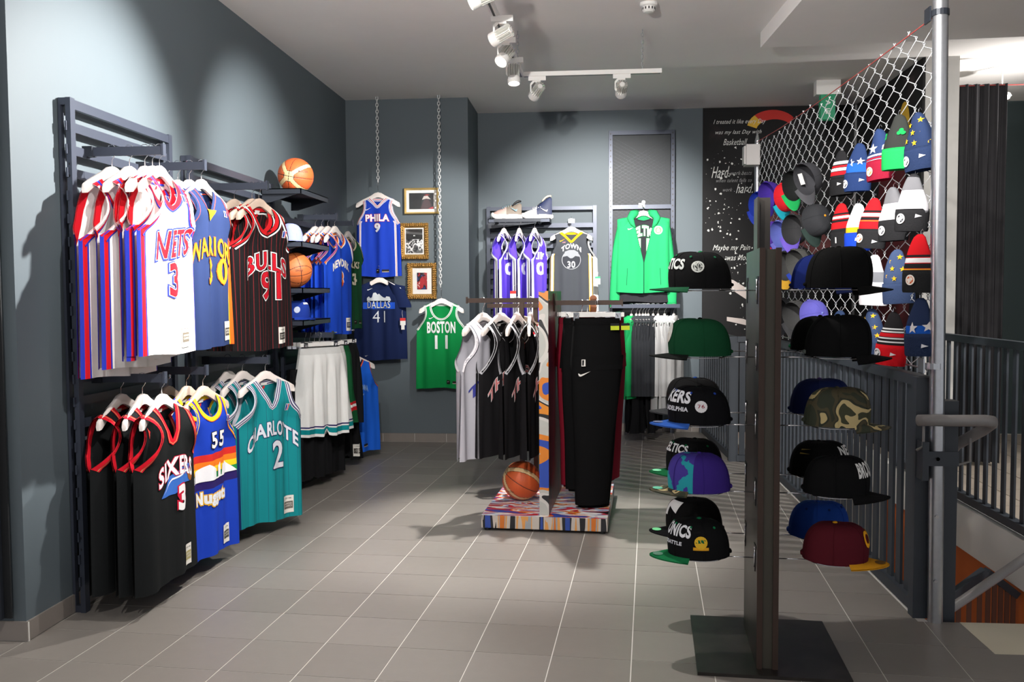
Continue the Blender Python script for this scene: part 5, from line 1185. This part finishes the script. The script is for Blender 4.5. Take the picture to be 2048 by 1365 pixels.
# ---------------------------------------------------------------- caps
def cap_parts(t, crown, brim, under=None, btn=None, H=.115, eye=None, logo_side=(), front=None, sticker=None, squash=0, flat=.55, panel=None, strap=None):
    """cap lying on its rim: front (brim) towards +x"""
    a, b_ = .098, .080; mats = []; mc = mi_(mats, crown); mp = mi_(mats, panel) if panel else mc
    n, m_ = 36, 12; q = MB(); vs = []
    def cp(th, v):   # v 0..1 bottom->top
        ph = v*pi/2; prof = cos(ph)**.55; z = H*sin(ph)**.92
        x, y = a*prof*cos(th), b_*prof*sin(th)
        fr = max(0, cos(th))**2; z *= (1+.10*fr*sin(2*ph)); x += .010*fr*sin(2*ph)-squash*.02*(1-fr)*sin(ph)
        seam = 1-.012*math.exp(-((((th*3/pi) % 1)-.5)/.5)**2*0)*0
        return Vector((x, y, z))
    for i in range(m_+1):
        for k in range(n): vs.append(cp(2*pi*k/n, i/m_*.985))
    vs.append(Vector((0, 0, H)))
    q.add(vs, [(i*n+k, i*n+(k+1) % n, (i+1)*n+(k+1) % n, (i+1)*n+k) for i in range(m_) for k in range(n)]+[(m_*n+k, m_*n+(k+1) % n, (m_+1)*n) for k in range(n)])
    if panel:
        for i in range(m_):
            for k in range(n):
                if cos(2*pi*(k+.5)/n) > .3: q.m[i*n+k] = mp
    o = q.build('crown', mats, t, smooth=True)
    q = MB()
    for s_ in range(6):
        th0 = pi/6+s_*pi/3; pts = [cp(th0, v/12*.98)*1.003 for v in range(13)]; q.tube(pts, .0012, 4)
    q.build('seam_stitching', mats[0], t, kind='stuff')
    # brim
    q = MB(); nb = 16; nr = 6; top = []; bot = []
    for i in range(nb+1):
        th = -radians(62)+radians(124)*i/nb
        for j in range(nr+1):
            f = j/nr; ext = .062*(max(0, cos(th*1.40)))**.5; x = (a+ext*f)*cos(th)*(1)+0*f; y = b_*sin(th)*(1+.12*f*(1-abs(sin(th))*.2))
            z = .004-.022*(1-flat)*(y/b_)**2*f-.012*f*(1-flat)
            top.append((x, y, z+.0016)); bot.append((x, y, z-.0016))
    w_ = nr+1; q.add(top, [(i*w_+j, i*w_+j+1, (i+1)*w_+j+1, (i+1)*w_+j) for i in range(nb) for j in range(nr)])
    q.add(bot, [(i*w_+j, (i+1)*w_+j, (i+1)*w_+j+1, i*w_+j+1) for i in range(nb) for j in range(nr)], 1)
    bd_ = [i*w_+nr for i in range(nb+1)]; L_ = len(top)
    for i in range(nb): q.f.append((bd_[i], bd_[i+1], bd_[i+1]+L_, bd_[i]+L_)); q.m.append(0)
    q.build('brim', [mi_and(brim), mi_and(under or brim)], t, smooth=True, fix=False)
    q = MB(); q.lathe([(.008, H-.001), (.007, H+.003), (.002, H+.005)], 10); q.build('top_button', mi_and(btn or crown), t, smooth=True)
    if eye:
        for th in (pi/3, -pi/3, 2*pi/3, -2*pi/3, 0.3, -.3):
            p = cp(th, .62)*1.01; q = MB(); q.lathe([(.0045, -.001), (.0045, .001), (.002, .0015)], 8); e = q.build('eyelet', mi_and(eye), t); e.location = p; e.rotation_euler = Vector((p.x, p.y, p.z*.6)).to_track_quat('Z', 'Y').to_euler()
    def wrap(geo, th0, v0, m, nm, sx=1, lift=1.018, mirror=1):
        v, f = geo; q = MB(); pts = []
        for p in v:
            th = th0+mirror*p[0]/.088; vv = v0+p[1]/(H*1.35); pts.append(cp(th, max(0, min(.97, vv)))*lift)
        q.add(pts, f); return q.build(nm, m, t, fix=False)
    for s_, th0, v0, w__, h__, col in (front or []):
        wrap(text_geo(s_, w__, h__, .04, 0, .012), th0, v0, mi_and(col), 'front_lettering')
    for geo_, th0, v0, col, nm in logo_side: wrap(geo_, th0, v0, mi_and(col), nm, lift=1.02)
    if sticker:
        q = MB(); q.add([(a+.035+.020*cos(k*pi/8)*.8, .014*sin(k*pi/8)*1.6*.9, .0075-.008*(1-flat)) for k in range(16)], [tuple(range(16))]); q.build('brim_sticker', mi_and(sticker), t, fix=False)
    q = MB(); q.tube([(-a*.98, -.02, .012), (-a*1.01, 0, .012), (-a*.98, .02, .012)], .006, 6); q.build('snap_strap', mi_and(strap or crown), t, smooth=True)
    return t
D_ = lambda r, cx=0, cy=0: shape_geo(disc(r, 16, cx, cy), .012)
CAMO = ramp_mat('camouflage_print', [(.0, (44, 50, 34)), (.42, (70, 62, 40)), (.50, (40, 44, 30)), (.54, (190, 170, 120)), (.62, (58, 60, 38))], 14, 1, .85, (1, 1, 1), .5)
SPLASH = ramp_mat('splash_print', [(.0, (60, 44, 140)), (.5, (60, 44, 140)), (.5001, (20, 150, 160))], 16, 3, .85)
stand = thing('cap_stand', 'tall dark steel cap stand on a square plate in the right foreground', 'cap stand', (.600, 3.272, 0), -TR)
ST = Matrix.Translation((.600, 3.272, 0)) @ Matrix.Rotation(-TR, 4, 'Z')
q = MB(); q.box(-.212, -.06, 0, .325, .525, .012); q.build('base_plate', rawst, stand)
q = MB(); q.box(0, 0, .012, .012, .44, 1.535); q.build('left_side_plate', rawst, stand)
q = MB(); q.box(.064, 0, .012, .076, .44, 1.535); q.build('right_side_plate', rawst, stand)
q = MB(); q.box(.012, .006, .012, .064, .434, 1.530); q.build('core', mat('stand_core', (62, 58, 48), .6, noise=.1), stand)
q = MB(); q.box(.0, -.003, .012, .020, .004, 1.535); q.box(.056, -.003, .012, .076, .004, 1.535); q.build('edge_strip', brown, stand)
q = MB(); q.box(.038, .38, 1.53, .084, .43, 1.75); q.box(.030, .34, 1.52, .038, .46, 1.75); q.build('top_extension', rawst, stand)
slotm = blackp
rows_ = [1.385, 1.143, .895, .648, .405]
for z in rows_:
    for y in (.055, .39):
        q = MB(); q.box(-.0025, y-.028, z+.035, -.0005, y+.028, z+.05); q.box(-.003, y-.005, z-.05, -.0005, y+.005, z+.05); q.build('slot', slotm, stand)
def ring_holder(side, y, z, k):
    """wire ring on an arm; side -1 left, 1 right"""
    x0 = -.003 if side < 0 else .079; cx = x0+side*.20
    t = thing('cap_ring', k, 'ring holder', (0, 0, 0), group='wire cap rings on the stand'); t.matrix_world = ST @ Matrix.Translation((0, y, z))
    q = MB(); q.tube([(x0, 0, -.035), (x0, 0, .04)], .003, 6); q.tube([(x0, 0, .0), (cx-side*.088, 0, 0)], .0023, 6); q.build('arm', chrome, t, smooth=True)
    q = MB(); q.tube([(cx+.088*cos(2*pi*i/28), .076*sin(2*pi*i/28), 0) for i in range(28)], .0022, 6, closed=True); q.tube([(cx-side*.088, 0, 0), (cx-side*.075, .02, .001), (cx-side*.068, 0, .014), (cx-side*.075, -.02, .001), (cx-side*.088, 0, 0)], .0015, 5); q.build('ring', chrome, t, smooth=True)
    return t
def stand_cap(side, y, z, label, rot=0, **kw):
    x0 = -.003 if side < 0 else .079; cx = x0+side*.20
    t = thing('baseball_cap', label, 'cap', group='caps on the stand'); cap_parts(t, **kw)
    t.matrix_world = ST @ Matrix.Translation((cx, y, z+.0065)) @ Matrix.Rotation((pi if side < 0 else 0)+rot, 4, 'Z') @ Matrix.Scale(1.15, 4)
    return t
near, far = .055, .39
pos = {0: 'top', 1: 'second', 2: 'third', 3: 'fourth', 4: 'lowest'}
for i, z in enumerate(rows_):
    for side in (-1, 1):
        for y in (near, far):
            if side < 0 and y == far and i == 0: continue
            ring_holder(side, y, z, '%s chromed wire ring, %s row on the %s of the cap stand' % ('near' if y == near else 'far', pos[i], 'left' if side < 0 else 'right'))
BKc, GRc = (11, 11, 12), (14, 92, 52)
TL, TLr = pi*.0, -.55   # angles
stand_cap(-1, near, rows_[0], 'black cap with pale round crest and green brim, top left of the stand', .12, crown=BKc, brim=(20, 71, 45), under=(9, 24, 17), btn=(30, 120, 70), eye=(30, 90, 60), front=[('CELTICS', .15, .42, .13, .035, (200, 204, 200))],
    logo_side=[(D_(.019), 1.35, .38, (196, 198, 192), 'side_crest'), (D_(.014), 1.35, .38, (40, 42, 42), 'side_crest_inner'), (shape_geo(star(7, .012, .007), .012), 1.35, .38, (186, 188, 182), 'side_crest_print')])
stand_cap(-1, near, rows_[1], 'dark green cap with black brim, second row left on the stand', .1, crown=(15, 66, 39), brim=(13, 16, 14), under=(13, 16, 14), btn=BKc, logo_side=[(D_(.03), .05, .38, (214, 214, 206), 'front_badge')])
stand_cap(-1, near, rows_[2], 'black cap with bright blue brim and round white ball crest, third row left', .16, crown=(13, 13, 16), brim=(40, 81, 158), btn=BKc, eye=(40, 70, 160), sticker=(100, 110, 140), front=[('SIXERS', .35, .50, .13, .045, (230, 230, 234)), ('PHILADELPHIA', .35, .25, .12, .012, (220, 220, 226))],
    logo_side=[(D_(.018), 1.45, .32, (226, 224, 226), 'side_crest'), (text_geo('76', .02, .012, .02, 0, .01), 1.45, .32, (150, 40, 60), 'side_crest_print')])
stand_cap(-1, far, rows_[2], 'black cap peeking out behind the blue brimmed one', .1, crown=(13, 13, 14), brim=(51, 52, 54), btn=(30, 60, 120))
stand_cap(-1, near, rows_[3], 'purple cap with teal splash and camouflage brim, fourth row left', .12, crown=(56, 37, 119), panel=SPLASH, brim=CAMO, btn=(60, 40, 130), sticker=(110, 190, 160))
stand_cap(-1, far, rows_[3], 'black cap with green brim behind the purple one', .1, crown=(13, 13, 14), brim=GRc, eye=GRc, btn=BKc, sticker=(130, 220, 170), front=[('CELTICS', .5, .5, .12, .035, (220, 220, 220))])
stand_cap(-1, near, rows_[4], 'black cap with green brim and yellow round crest, lowest left', .18, crown=(16, 16, 17), brim=(17, 102, 59), btn=(20, 110, 70), eye=(24, 120, 76), sticker=(90, 130, 110), front=[('SONICS', .42, .50, .12, .045, (232, 232, 234)), ('SEATTLE', .42, .24, .07, .010, (220, 220, 226))],
    logo_side=[(D_(.019), 1.45, .30, (226, 180, 50), 'side_crest'), (shape_geo([(-.015, -.004), (.015, -.004), (.013, .006), (-.013, .006)], .012), 1.45, .31, (24, 100, 60), 'side_crest_print'), (shape_geo([(-.022, -.022), (.022, -.022), (.022, -.014), (-.022, -.014)], .012), 1.45, .30, (222, 160, 40), 'side_crest_print')])
stand_cap(-1, far, rows_[4], 'black cap with large white mark and black brim, behind the yellow crested one', .1, crown=(13, 12, 12), brim=(14, 14, 16), btn=BKc, sticker=(130, 226, 160), logo_side=[(shape_geo([(-.035, -.03), (-.02, -.03), (-.015, 0), (.02, -.02), (.035, .03), (-.03, .03)], .012), .5, .50, (228, 226, 224), 'front_mark')])
stand_cap(1, near, rows_[0], 'plain black cap, top right of the stand', -.1, crown=(11, 11, 11), brim=(11, 11, 11), flat=.2, H=.125)
stand_cap(1, far, rows_[0], 'navy blue cap behind the plain black one, top right', -.2, crown=(22, 37, 102), brim=(25, 34, 76), flat=.3)
stand_cap(1, near, rows_[1], 'plain black cap with grey strap, second row right', -.1, crown=(10, 10, 11), brim=(10, 10, 11), strap=(90, 96, 92), flat=.2, H=.125)
stand_cap(1, far, rows_[1], 'black cap with green strap, second row right behind', -.3, crown=(12, 13, 13), brim=(20, 76, 51), strap=(60, 170, 110), flat=.3)
stand_cap(1, near, rows_[2], 'camouflage cap with matching brim, third row right', -.12, crown=CAMO, brim=CAMO, flat=.4)
stand_cap(1, far, rows_[2], 'dark blue cap behind the camouflage one', -.2, crown=(23, 34, 78), brim=(127, 136, 136), btn=(80, 50, 120))
stand_cap(1, near, rows_[3], 'black cap with white block lettering, fourth row right', -.18, crown=(14, 14, 15), brim=(12, 12, 13), front=[('BROOKLYN', -.15, .45, .12, .05, (226, 224, 220))], flat=.3)
stand_cap(1, far, rows_[3], 'black cap with thin gold lines, fourth row right behind', -.2, crown=(13, 13, 13), brim=(12, 12, 13), front=[('NETS', -.2, .5, .09, .04, (220, 218, 214))], logo_side=[(shape_geo([(-.02, -.003), (.02, 0), (-.02, .003)], .012), -2.1, .45, (150, 126, 60), 'gold_line'), (shape_geo([(-.02, .012), (.02, .02), (-.02, .018)], .012), -2.1, .45, (150, 126, 60), 'gold_line')])
stand_cap(1, near, rows_[4], 'maroon cap with orange yellow brim, lowest right', -.25, crown=(83, 22, 32), brim=(204, 142, 30), btn=(240, 168, 36), sticker=(110, 80, 40), front=[('CLE', .0, .4, .08, .05, (240, 168, 36))])
stand_cap(1, far, rows_[4], 'bright blue cap behind the maroon one, lowest right', -.2, crown=(23, 59, 136), brim=(18, 21, 24), sticker=(90, 110, 120), eye=(20, 40, 90))
# caps on the left wall shelves
def shelf_cap(label, loc, rot, **kw): t = thing('baseball_cap', label, 'cap', loc, rot, 'caps on the wall shelves'); cap_parts(t, **kw); return t
shelf_cap('pale blue cap with white round badge on the second wall shelf', (-2.0, 5.93, 1.738), radians(-70), crown=(140, 148, 206), brim=(140, 148, 206), logo_side=[(D_(.028), .35, .42, (236, 236, 236), 'front_badge')])
shelf_cap('royal blue cap with meshed crown on the lowest wall shelf', (-2.0, 6.02, 1.222), radians(-24), crown=(34, 60, 150), brim=(36, 66, 170), flat=.1, logo_side=[(D_(.02), -.9, .3, (196, 204, 226), 'side_patch'), (shape_geo([(-.03, -.008), (.03, -.008), (.03, .008), (-.03, .008)], .012), .0, .55, (226, 222, 226), 'front_patch')])

# ---------------------------------------------------------------- hats on the wire fence
FX = 1.372
def beanie(label, y, z, body, cuff, bands=(), marks=(), L=.235, W=.068, rot=-48, group='knitted beanies on the wire fence', tip=.26, seed=0, cuffh=.09, lean=0):
    """knitted hat hanging by its top; z is the top"""
    t = thing('beanie', label, 'beanie', (FX, y, z), (0), group); t.rotation_euler = (0, radians(lean), radians(rot)); r = random.Random(seed); ph = r.uniform(0, 6)
    mats = []; m0 = mi_(mats, body); bs = [(a, b_, mi_(mats, c)) for a, b_, c in bands]
    edges = sorted(set([k/14 for k in range(15)]+[v for a, b_, _ in bands for v in (a, b_)])); Lb = L-cuffh+.01; n = 24; q = MB(); secs = []
    def rx(f): return W*(tip+(1-tip)*min(1, f*1.2)**.8)*(.6 if f == 0 else 1)
    for f in edges: secs.append((.004*sin(5*f+ph), 0, -Lb*f, rx(f), .012+.022*min(1, f*1.5)))
    def fn(j, i):
        m_ = (edges[j]+edges[j+1])/2
        for a, b_, mi in bs:
            if a <= m_ <= b_: return mi
        return 0
    loft(q, secs, n, 0, .10, 3, ph, cap=True, mi_fn=fn); q.build('crown', mats, t, smooth=True)
    q = MB(); c0 = -Lb+.012
    prof = [(0, .0, 1.0), (.0, .004, 1.06), (.15, .0, 1.09), (.9, .0, 1.07), (1.0, .0, 1.02)]
    loft(q, [(0, 0, c0-cuffh*a+b_, W*s_, .038*s_) for a, b_, s_ in prof], n, 0, .02, 3, ph); q.build('cuff', cloth('knit_%d_%d_%d' % cuff, cuff, bump=.9, bscale=160), t, smooth=True)
    for nm, pts, x, zz, c in marks:
        v, f = (pts if isinstance(pts, tuple) else shape_geo(pts, .02)); q = MB(); vs = []
        for p in v:
            X, Z = x+p[0], zz+p[1]; oncuff = Z < c0+.003
            ff = min(1, max(0, -Z/Lb)); w_ = W*1.09 if oncuff else rx(ff); d = .038*1.09 if oncuff else .012+.022*min(1, ff*1.5)
            u = min(.97, abs(X)/w_); vs.append((X, -d*sqrt(1-u*u)*1.06-.002, Z))
        q.add(vs, f); q.build(nm, mi_and(c), t, fix=False)
    q = MB(); q.tube([(0, 0, 0), (0, .0, .012), (.0, .012, .022), (0, .02, .014)], .0015, 5); q.build('hanging_loop', chrome, t)
    return t
NVb, YS = (38, 52, 84), (232, 182, 40)
st = lambda x, z, c=YS, r=.013: ('star', scl(star(), r), x, z, c)
FLAG = lambda x, z, c=(236, 236, 238): ('side_logo', [(-.012, -.008), (.014, .0), (-.01, .009)], x, z, c)
BADGE = lambda x, z, c=(236, 236, 236), c2=(60, 60, 66): [('round_patch', disc(.022, 18), x, z, c), ('round_patch_ring', disc(.016, 16), x, z, c2), ('round_patch_print', scl(star(6), .011), x, z, c)]
SN = [st(-.03, -.05), st(.02, -.035), st(.035, -.09), st(-.01, -.085), st(-.045, -.115), st(.0, -.13), st(.05, -.13)]
ROWS = [
 ('navy beanie with yellow stars and round white patch, top row by the pole', 3.95, 2.125, NVb, NVb, [], SN+BADGE(-.045, -.20)+[FLAG(.035, -.19)]),
 ('black beanie with green clovers and bright green cuff, top row', 4.20, 2.165, (48, 50, 48), (34, 170, 84), [], [('clover', disc(.009, 12, -.008, 0), .03, -.085, (30, 150, 76)), ('clover', disc(.009, 12, .008, 0), .03, -.085, (30, 150, 76)), ('clover', disc(.009, 12, 0, .012), .03, -.085, (30, 150, 76)), ('clover', disc(.009, 12, 0, 0), -.045, -.10, (30, 150, 76)), ('clover', disc(.009, 12, 0, .014), -.045, -.10, (30, 150, 76))]),
 ('navy beanie with white stars and maroon cuff, top row', 4.47, 2.15, (44, 62, 104), (150, 30, 54), [(.74, .79, (236, 236, 238)), (.82, .86, (206, 30, 40)), (.88, .93, (236, 236, 238))], [('star', scl(star(), .026), -.012, -.095, (240, 240, 242)), ('star', scl(star(), .022), .045, -.09, (240, 240, 242))]+BADGE(-.03, -.20, (226, 214, 190), (180, 130, 50))),
 ('navy and royal blue beanie with white stars, top row', 4.79, 2.135, (40, 58, 100), (38, 58, 104), [(.62, 1.0, (40, 96, 190))], [('star', scl(star(), .022), -.02, -.10, (236, 236, 240)), ('star', scl(star(), .02), .03, -.095, (236, 236, 240)), FLAG(.045, -.19)]+BADGE(-.05, -.205)),
 ('black beanie with red and white stripes, top row farthest of the beanies', 5.13, 2.15, (36, 36, 38), (34, 34, 36), [(.36, .46, (236, 236, 236)), (.50, .56, (206, 30, 40)), (.58, .68, (236, 236, 236)), (.70, .82, (200, 30, 40))], [FLAG(.02, -.185)]),
 ('grey and white beanie with black cuff, second row by the pole', 3.98, 1.875, (120, 120, 124), (42, 42, 44), [(.42, .95, (210, 208, 212))], BADGE(-.03, -.19)+[FLAG(.045, -.18, (200, 200, 204))]),
 ('grey and white beanie with black cuff and white ring patch, second in its row', 4.25, 1.85, (116, 116, 120), (38, 38, 40), [(.45, .98, (214, 212, 216))], BADGE(-.035, -.195, (232, 232, 232))),
 ('red beanie with black and white stripes and orange patch, second row', 4.53, 1.83, (196, 30, 38), (40, 40, 42), [(.36, .42, (34, 34, 36)), (.44, .54, (236, 236, 236)), (.56, .64, (34, 34, 36)), (.66, .68, (226, 150, 50))], BADGE(-.04, -.195, (236, 226, 214), (206, 90, 40))+[FLAG(.04, -.21)]),
 ('white beanie with yellow band and blue cuff, second row', 4.80, 1.83, (240, 240, 240), (32, 72, 200), [(.74, .92, (240, 190, 40))], [FLAG(.03, -.185)]),
 ('red beanie with black and white bands, second row farthest of the beanies', 5.10, 1.86, (190, 30, 36), (36, 36, 38), [(.32, .38, (34, 34, 36)), (.42, .50, (236, 236, 236)), (.54, .62, (34, 34, 36)), (.84, 1.0, (36, 36, 38))], [('side_logo', [(-.004, -.016), (.004, -.016), (.004, .016), (-.004, .016)], -.02, -.20, (236, 236, 236))]),
 ('red beanie with stripes and orange patched black cuff, third row by the pole', 3.90, 1.615, (200, 26, 34), (34, 35, 36), [(.52, .58, (34, 34, 36)), (.60, .72, (236, 236, 236)), (.74, .86, (34, 34, 36)), (.87, .9, (230, 160, 50))], BADGE(-.015, -.19, (236, 226, 214), (206, 90, 40))),
 ('slate blue beanie with yellow stars, third row', 4.19, 1.565, (66, 82, 116), (60, 76, 110), [], SN),
 ('white beanie with a grey band, third row', 4.50, 1.555, (232, 230, 234), (226, 224, 228), [(.5, .8, (120, 122, 128))], []),
 ('navy beanie with white stars and royal blue band, lowest row by the pole', 3.90, 1.35, (34, 46, 76), (36, 48, 76), [(.70, 1.0, (32, 92, 190))], [('star', scl(star(), .026), -.01, -.125, (232, 226, 222)), ('star', scl(star(), .024), .055, -.12, (232, 226, 222)), FLAG(.045, -.2)]),
 ('black and white striped beanie with red cuff, lowest row', 4.23, 1.285, (38, 36, 38), (220, 26, 36), [(.44, .48, (236, 236, 236)), (.52, .56, (236, 236, 236)), (.58, .68, (210, 30, 40)), (.70, .74, (236, 236, 236)), (.80, .84, (236, 236, 236))], BADGE(-.045, -.19, (230, 230, 230), (60, 60, 60))+[FLAG(.035, -.19)]),
 ('slate blue beanie with yellow stars, lowest row', 4.54, 1.295, (58, 74, 108), (54, 70, 102), [], SN),
 ('small navy beanie behind the second row cap of the stand, lowest row', 5.10, 1.275, (44, 60, 92), (40, 54, 84), [], []),
]
for i, (lb, y, z, bc, cc, bands, marks) in enumerate(ROWS):
    beanie(lb, y, z, bc, cc, bands, [m for m in marks], seed=i, rot=-50+(i*7 % 13)-6, lean=(i*5 % 9)-4, L=.245)
def fence_cap(label, y, z, rz=-60, ry=78, rx=0, opening=False, **kw):
    t = thing('baseball_cap', label, 'cap', group='caps on the wire fence'); cap_parts(t, **kw)
    if opening: rz, rx = 38+rx, rx
    t.location = (FX-(.075 if opening else .04), y, z); t.rotation_euler = (Matrix.Rotation(radians(rz), 3, 'Z') @ Matrix.Rotation(radians(rx), 3, 'X') @ Matrix.Rotation(radians(ry), 3, 'Y')).to_euler(); return t
CAPS = [
 ('dark grey cap with white paper label, top row on the fence', 5.65, 2.06, (64, 64, 68), (80, 80, 84), None),
 ('black cap with green brim next to the dark grey one, top row on the fence', 5.98, 2.06, (36, 38, 38), (34, 160, 84), None),
 ('small red cap, top row on the fence', 6.42, 2.03, (210, 36, 46), (34, 160, 180), None),
 ('purple cap, top row on the fence', 6.82, 2.09, (72, 50, 150), (60, 44, 130), (90, 170, 190)),
 ('royal blue cap, top row on the fence and closest to the far pole', 7.22, 2.06, (40, 64, 170), (40, 60, 160), None),
 ('charcoal cap with an orange lining stripe, second row on the fence', 5.58, 1.80, (52, 53, 56), (46, 60, 56), (230, 150, 40)),
 ('charcoal cap with small round pin, second row on the fence', 5.98, 1.78, (60, 60, 62), (110, 90, 190), (226, 226, 230)),
 ('periwinkle blue cap, second row on the fence', 6.36, 1.77, (100, 110, 184), (100, 100, 180), (150, 170, 200)),
 ('violet cap, second row on the fence behind the periwinkle one', 6.75, 1.79, (90, 60, 170), (200, 40, 60), None),
 ('grey cap just left of the black stand cap, third row on the fence', 5.85, 1.55, (84, 84, 82), (40, 60, 150), (170, 190, 214)),
 ('charcoal cap, third row on the fence', 6.20, 1.55, (66, 66, 66), (196, 150, 50), None),
 ('violet cap, third row on the fence toward the far pole', 6.64, 1.60, (90, 70, 170), (226, 140, 40), None),
 ('black cap, lowest row on the fence toward the far pole', 6.33, 1.24, (22, 22, 24), (30, 30, 34), None),
 ('charcoal cap, lowest row on the fence', 5.92, 1.22, (70, 70, 70), (60, 60, 62), None),
 ('periwinkle blue cap, lowest row on the fence', 5.60, 1.23, (96, 92, 178), (90, 80, 170), (120, 130, 200)),
]
for i, (lb, y, z, cc, bc, bt) in enumerate(CAPS):
    t = fence_cap(lb, y, z, rz=-66+(i*11 % 17), ry=70+(i*7 % 15), rx=(i*5 % 11)-5, opening=(i % 3 != 2), crown=cc, brim=bc, btn=bt, flat=.2, H=.11)
    if i == 0:
        q = MB(); q.add([(-.04, .02, .02), (.03, .02, .02), (.03, .055, .02), (-.04, .055, .02)], [(0, 1, 2, 3)]); q.build('paper_label', mat('paper', (232, 230, 226)), t, fix=False)
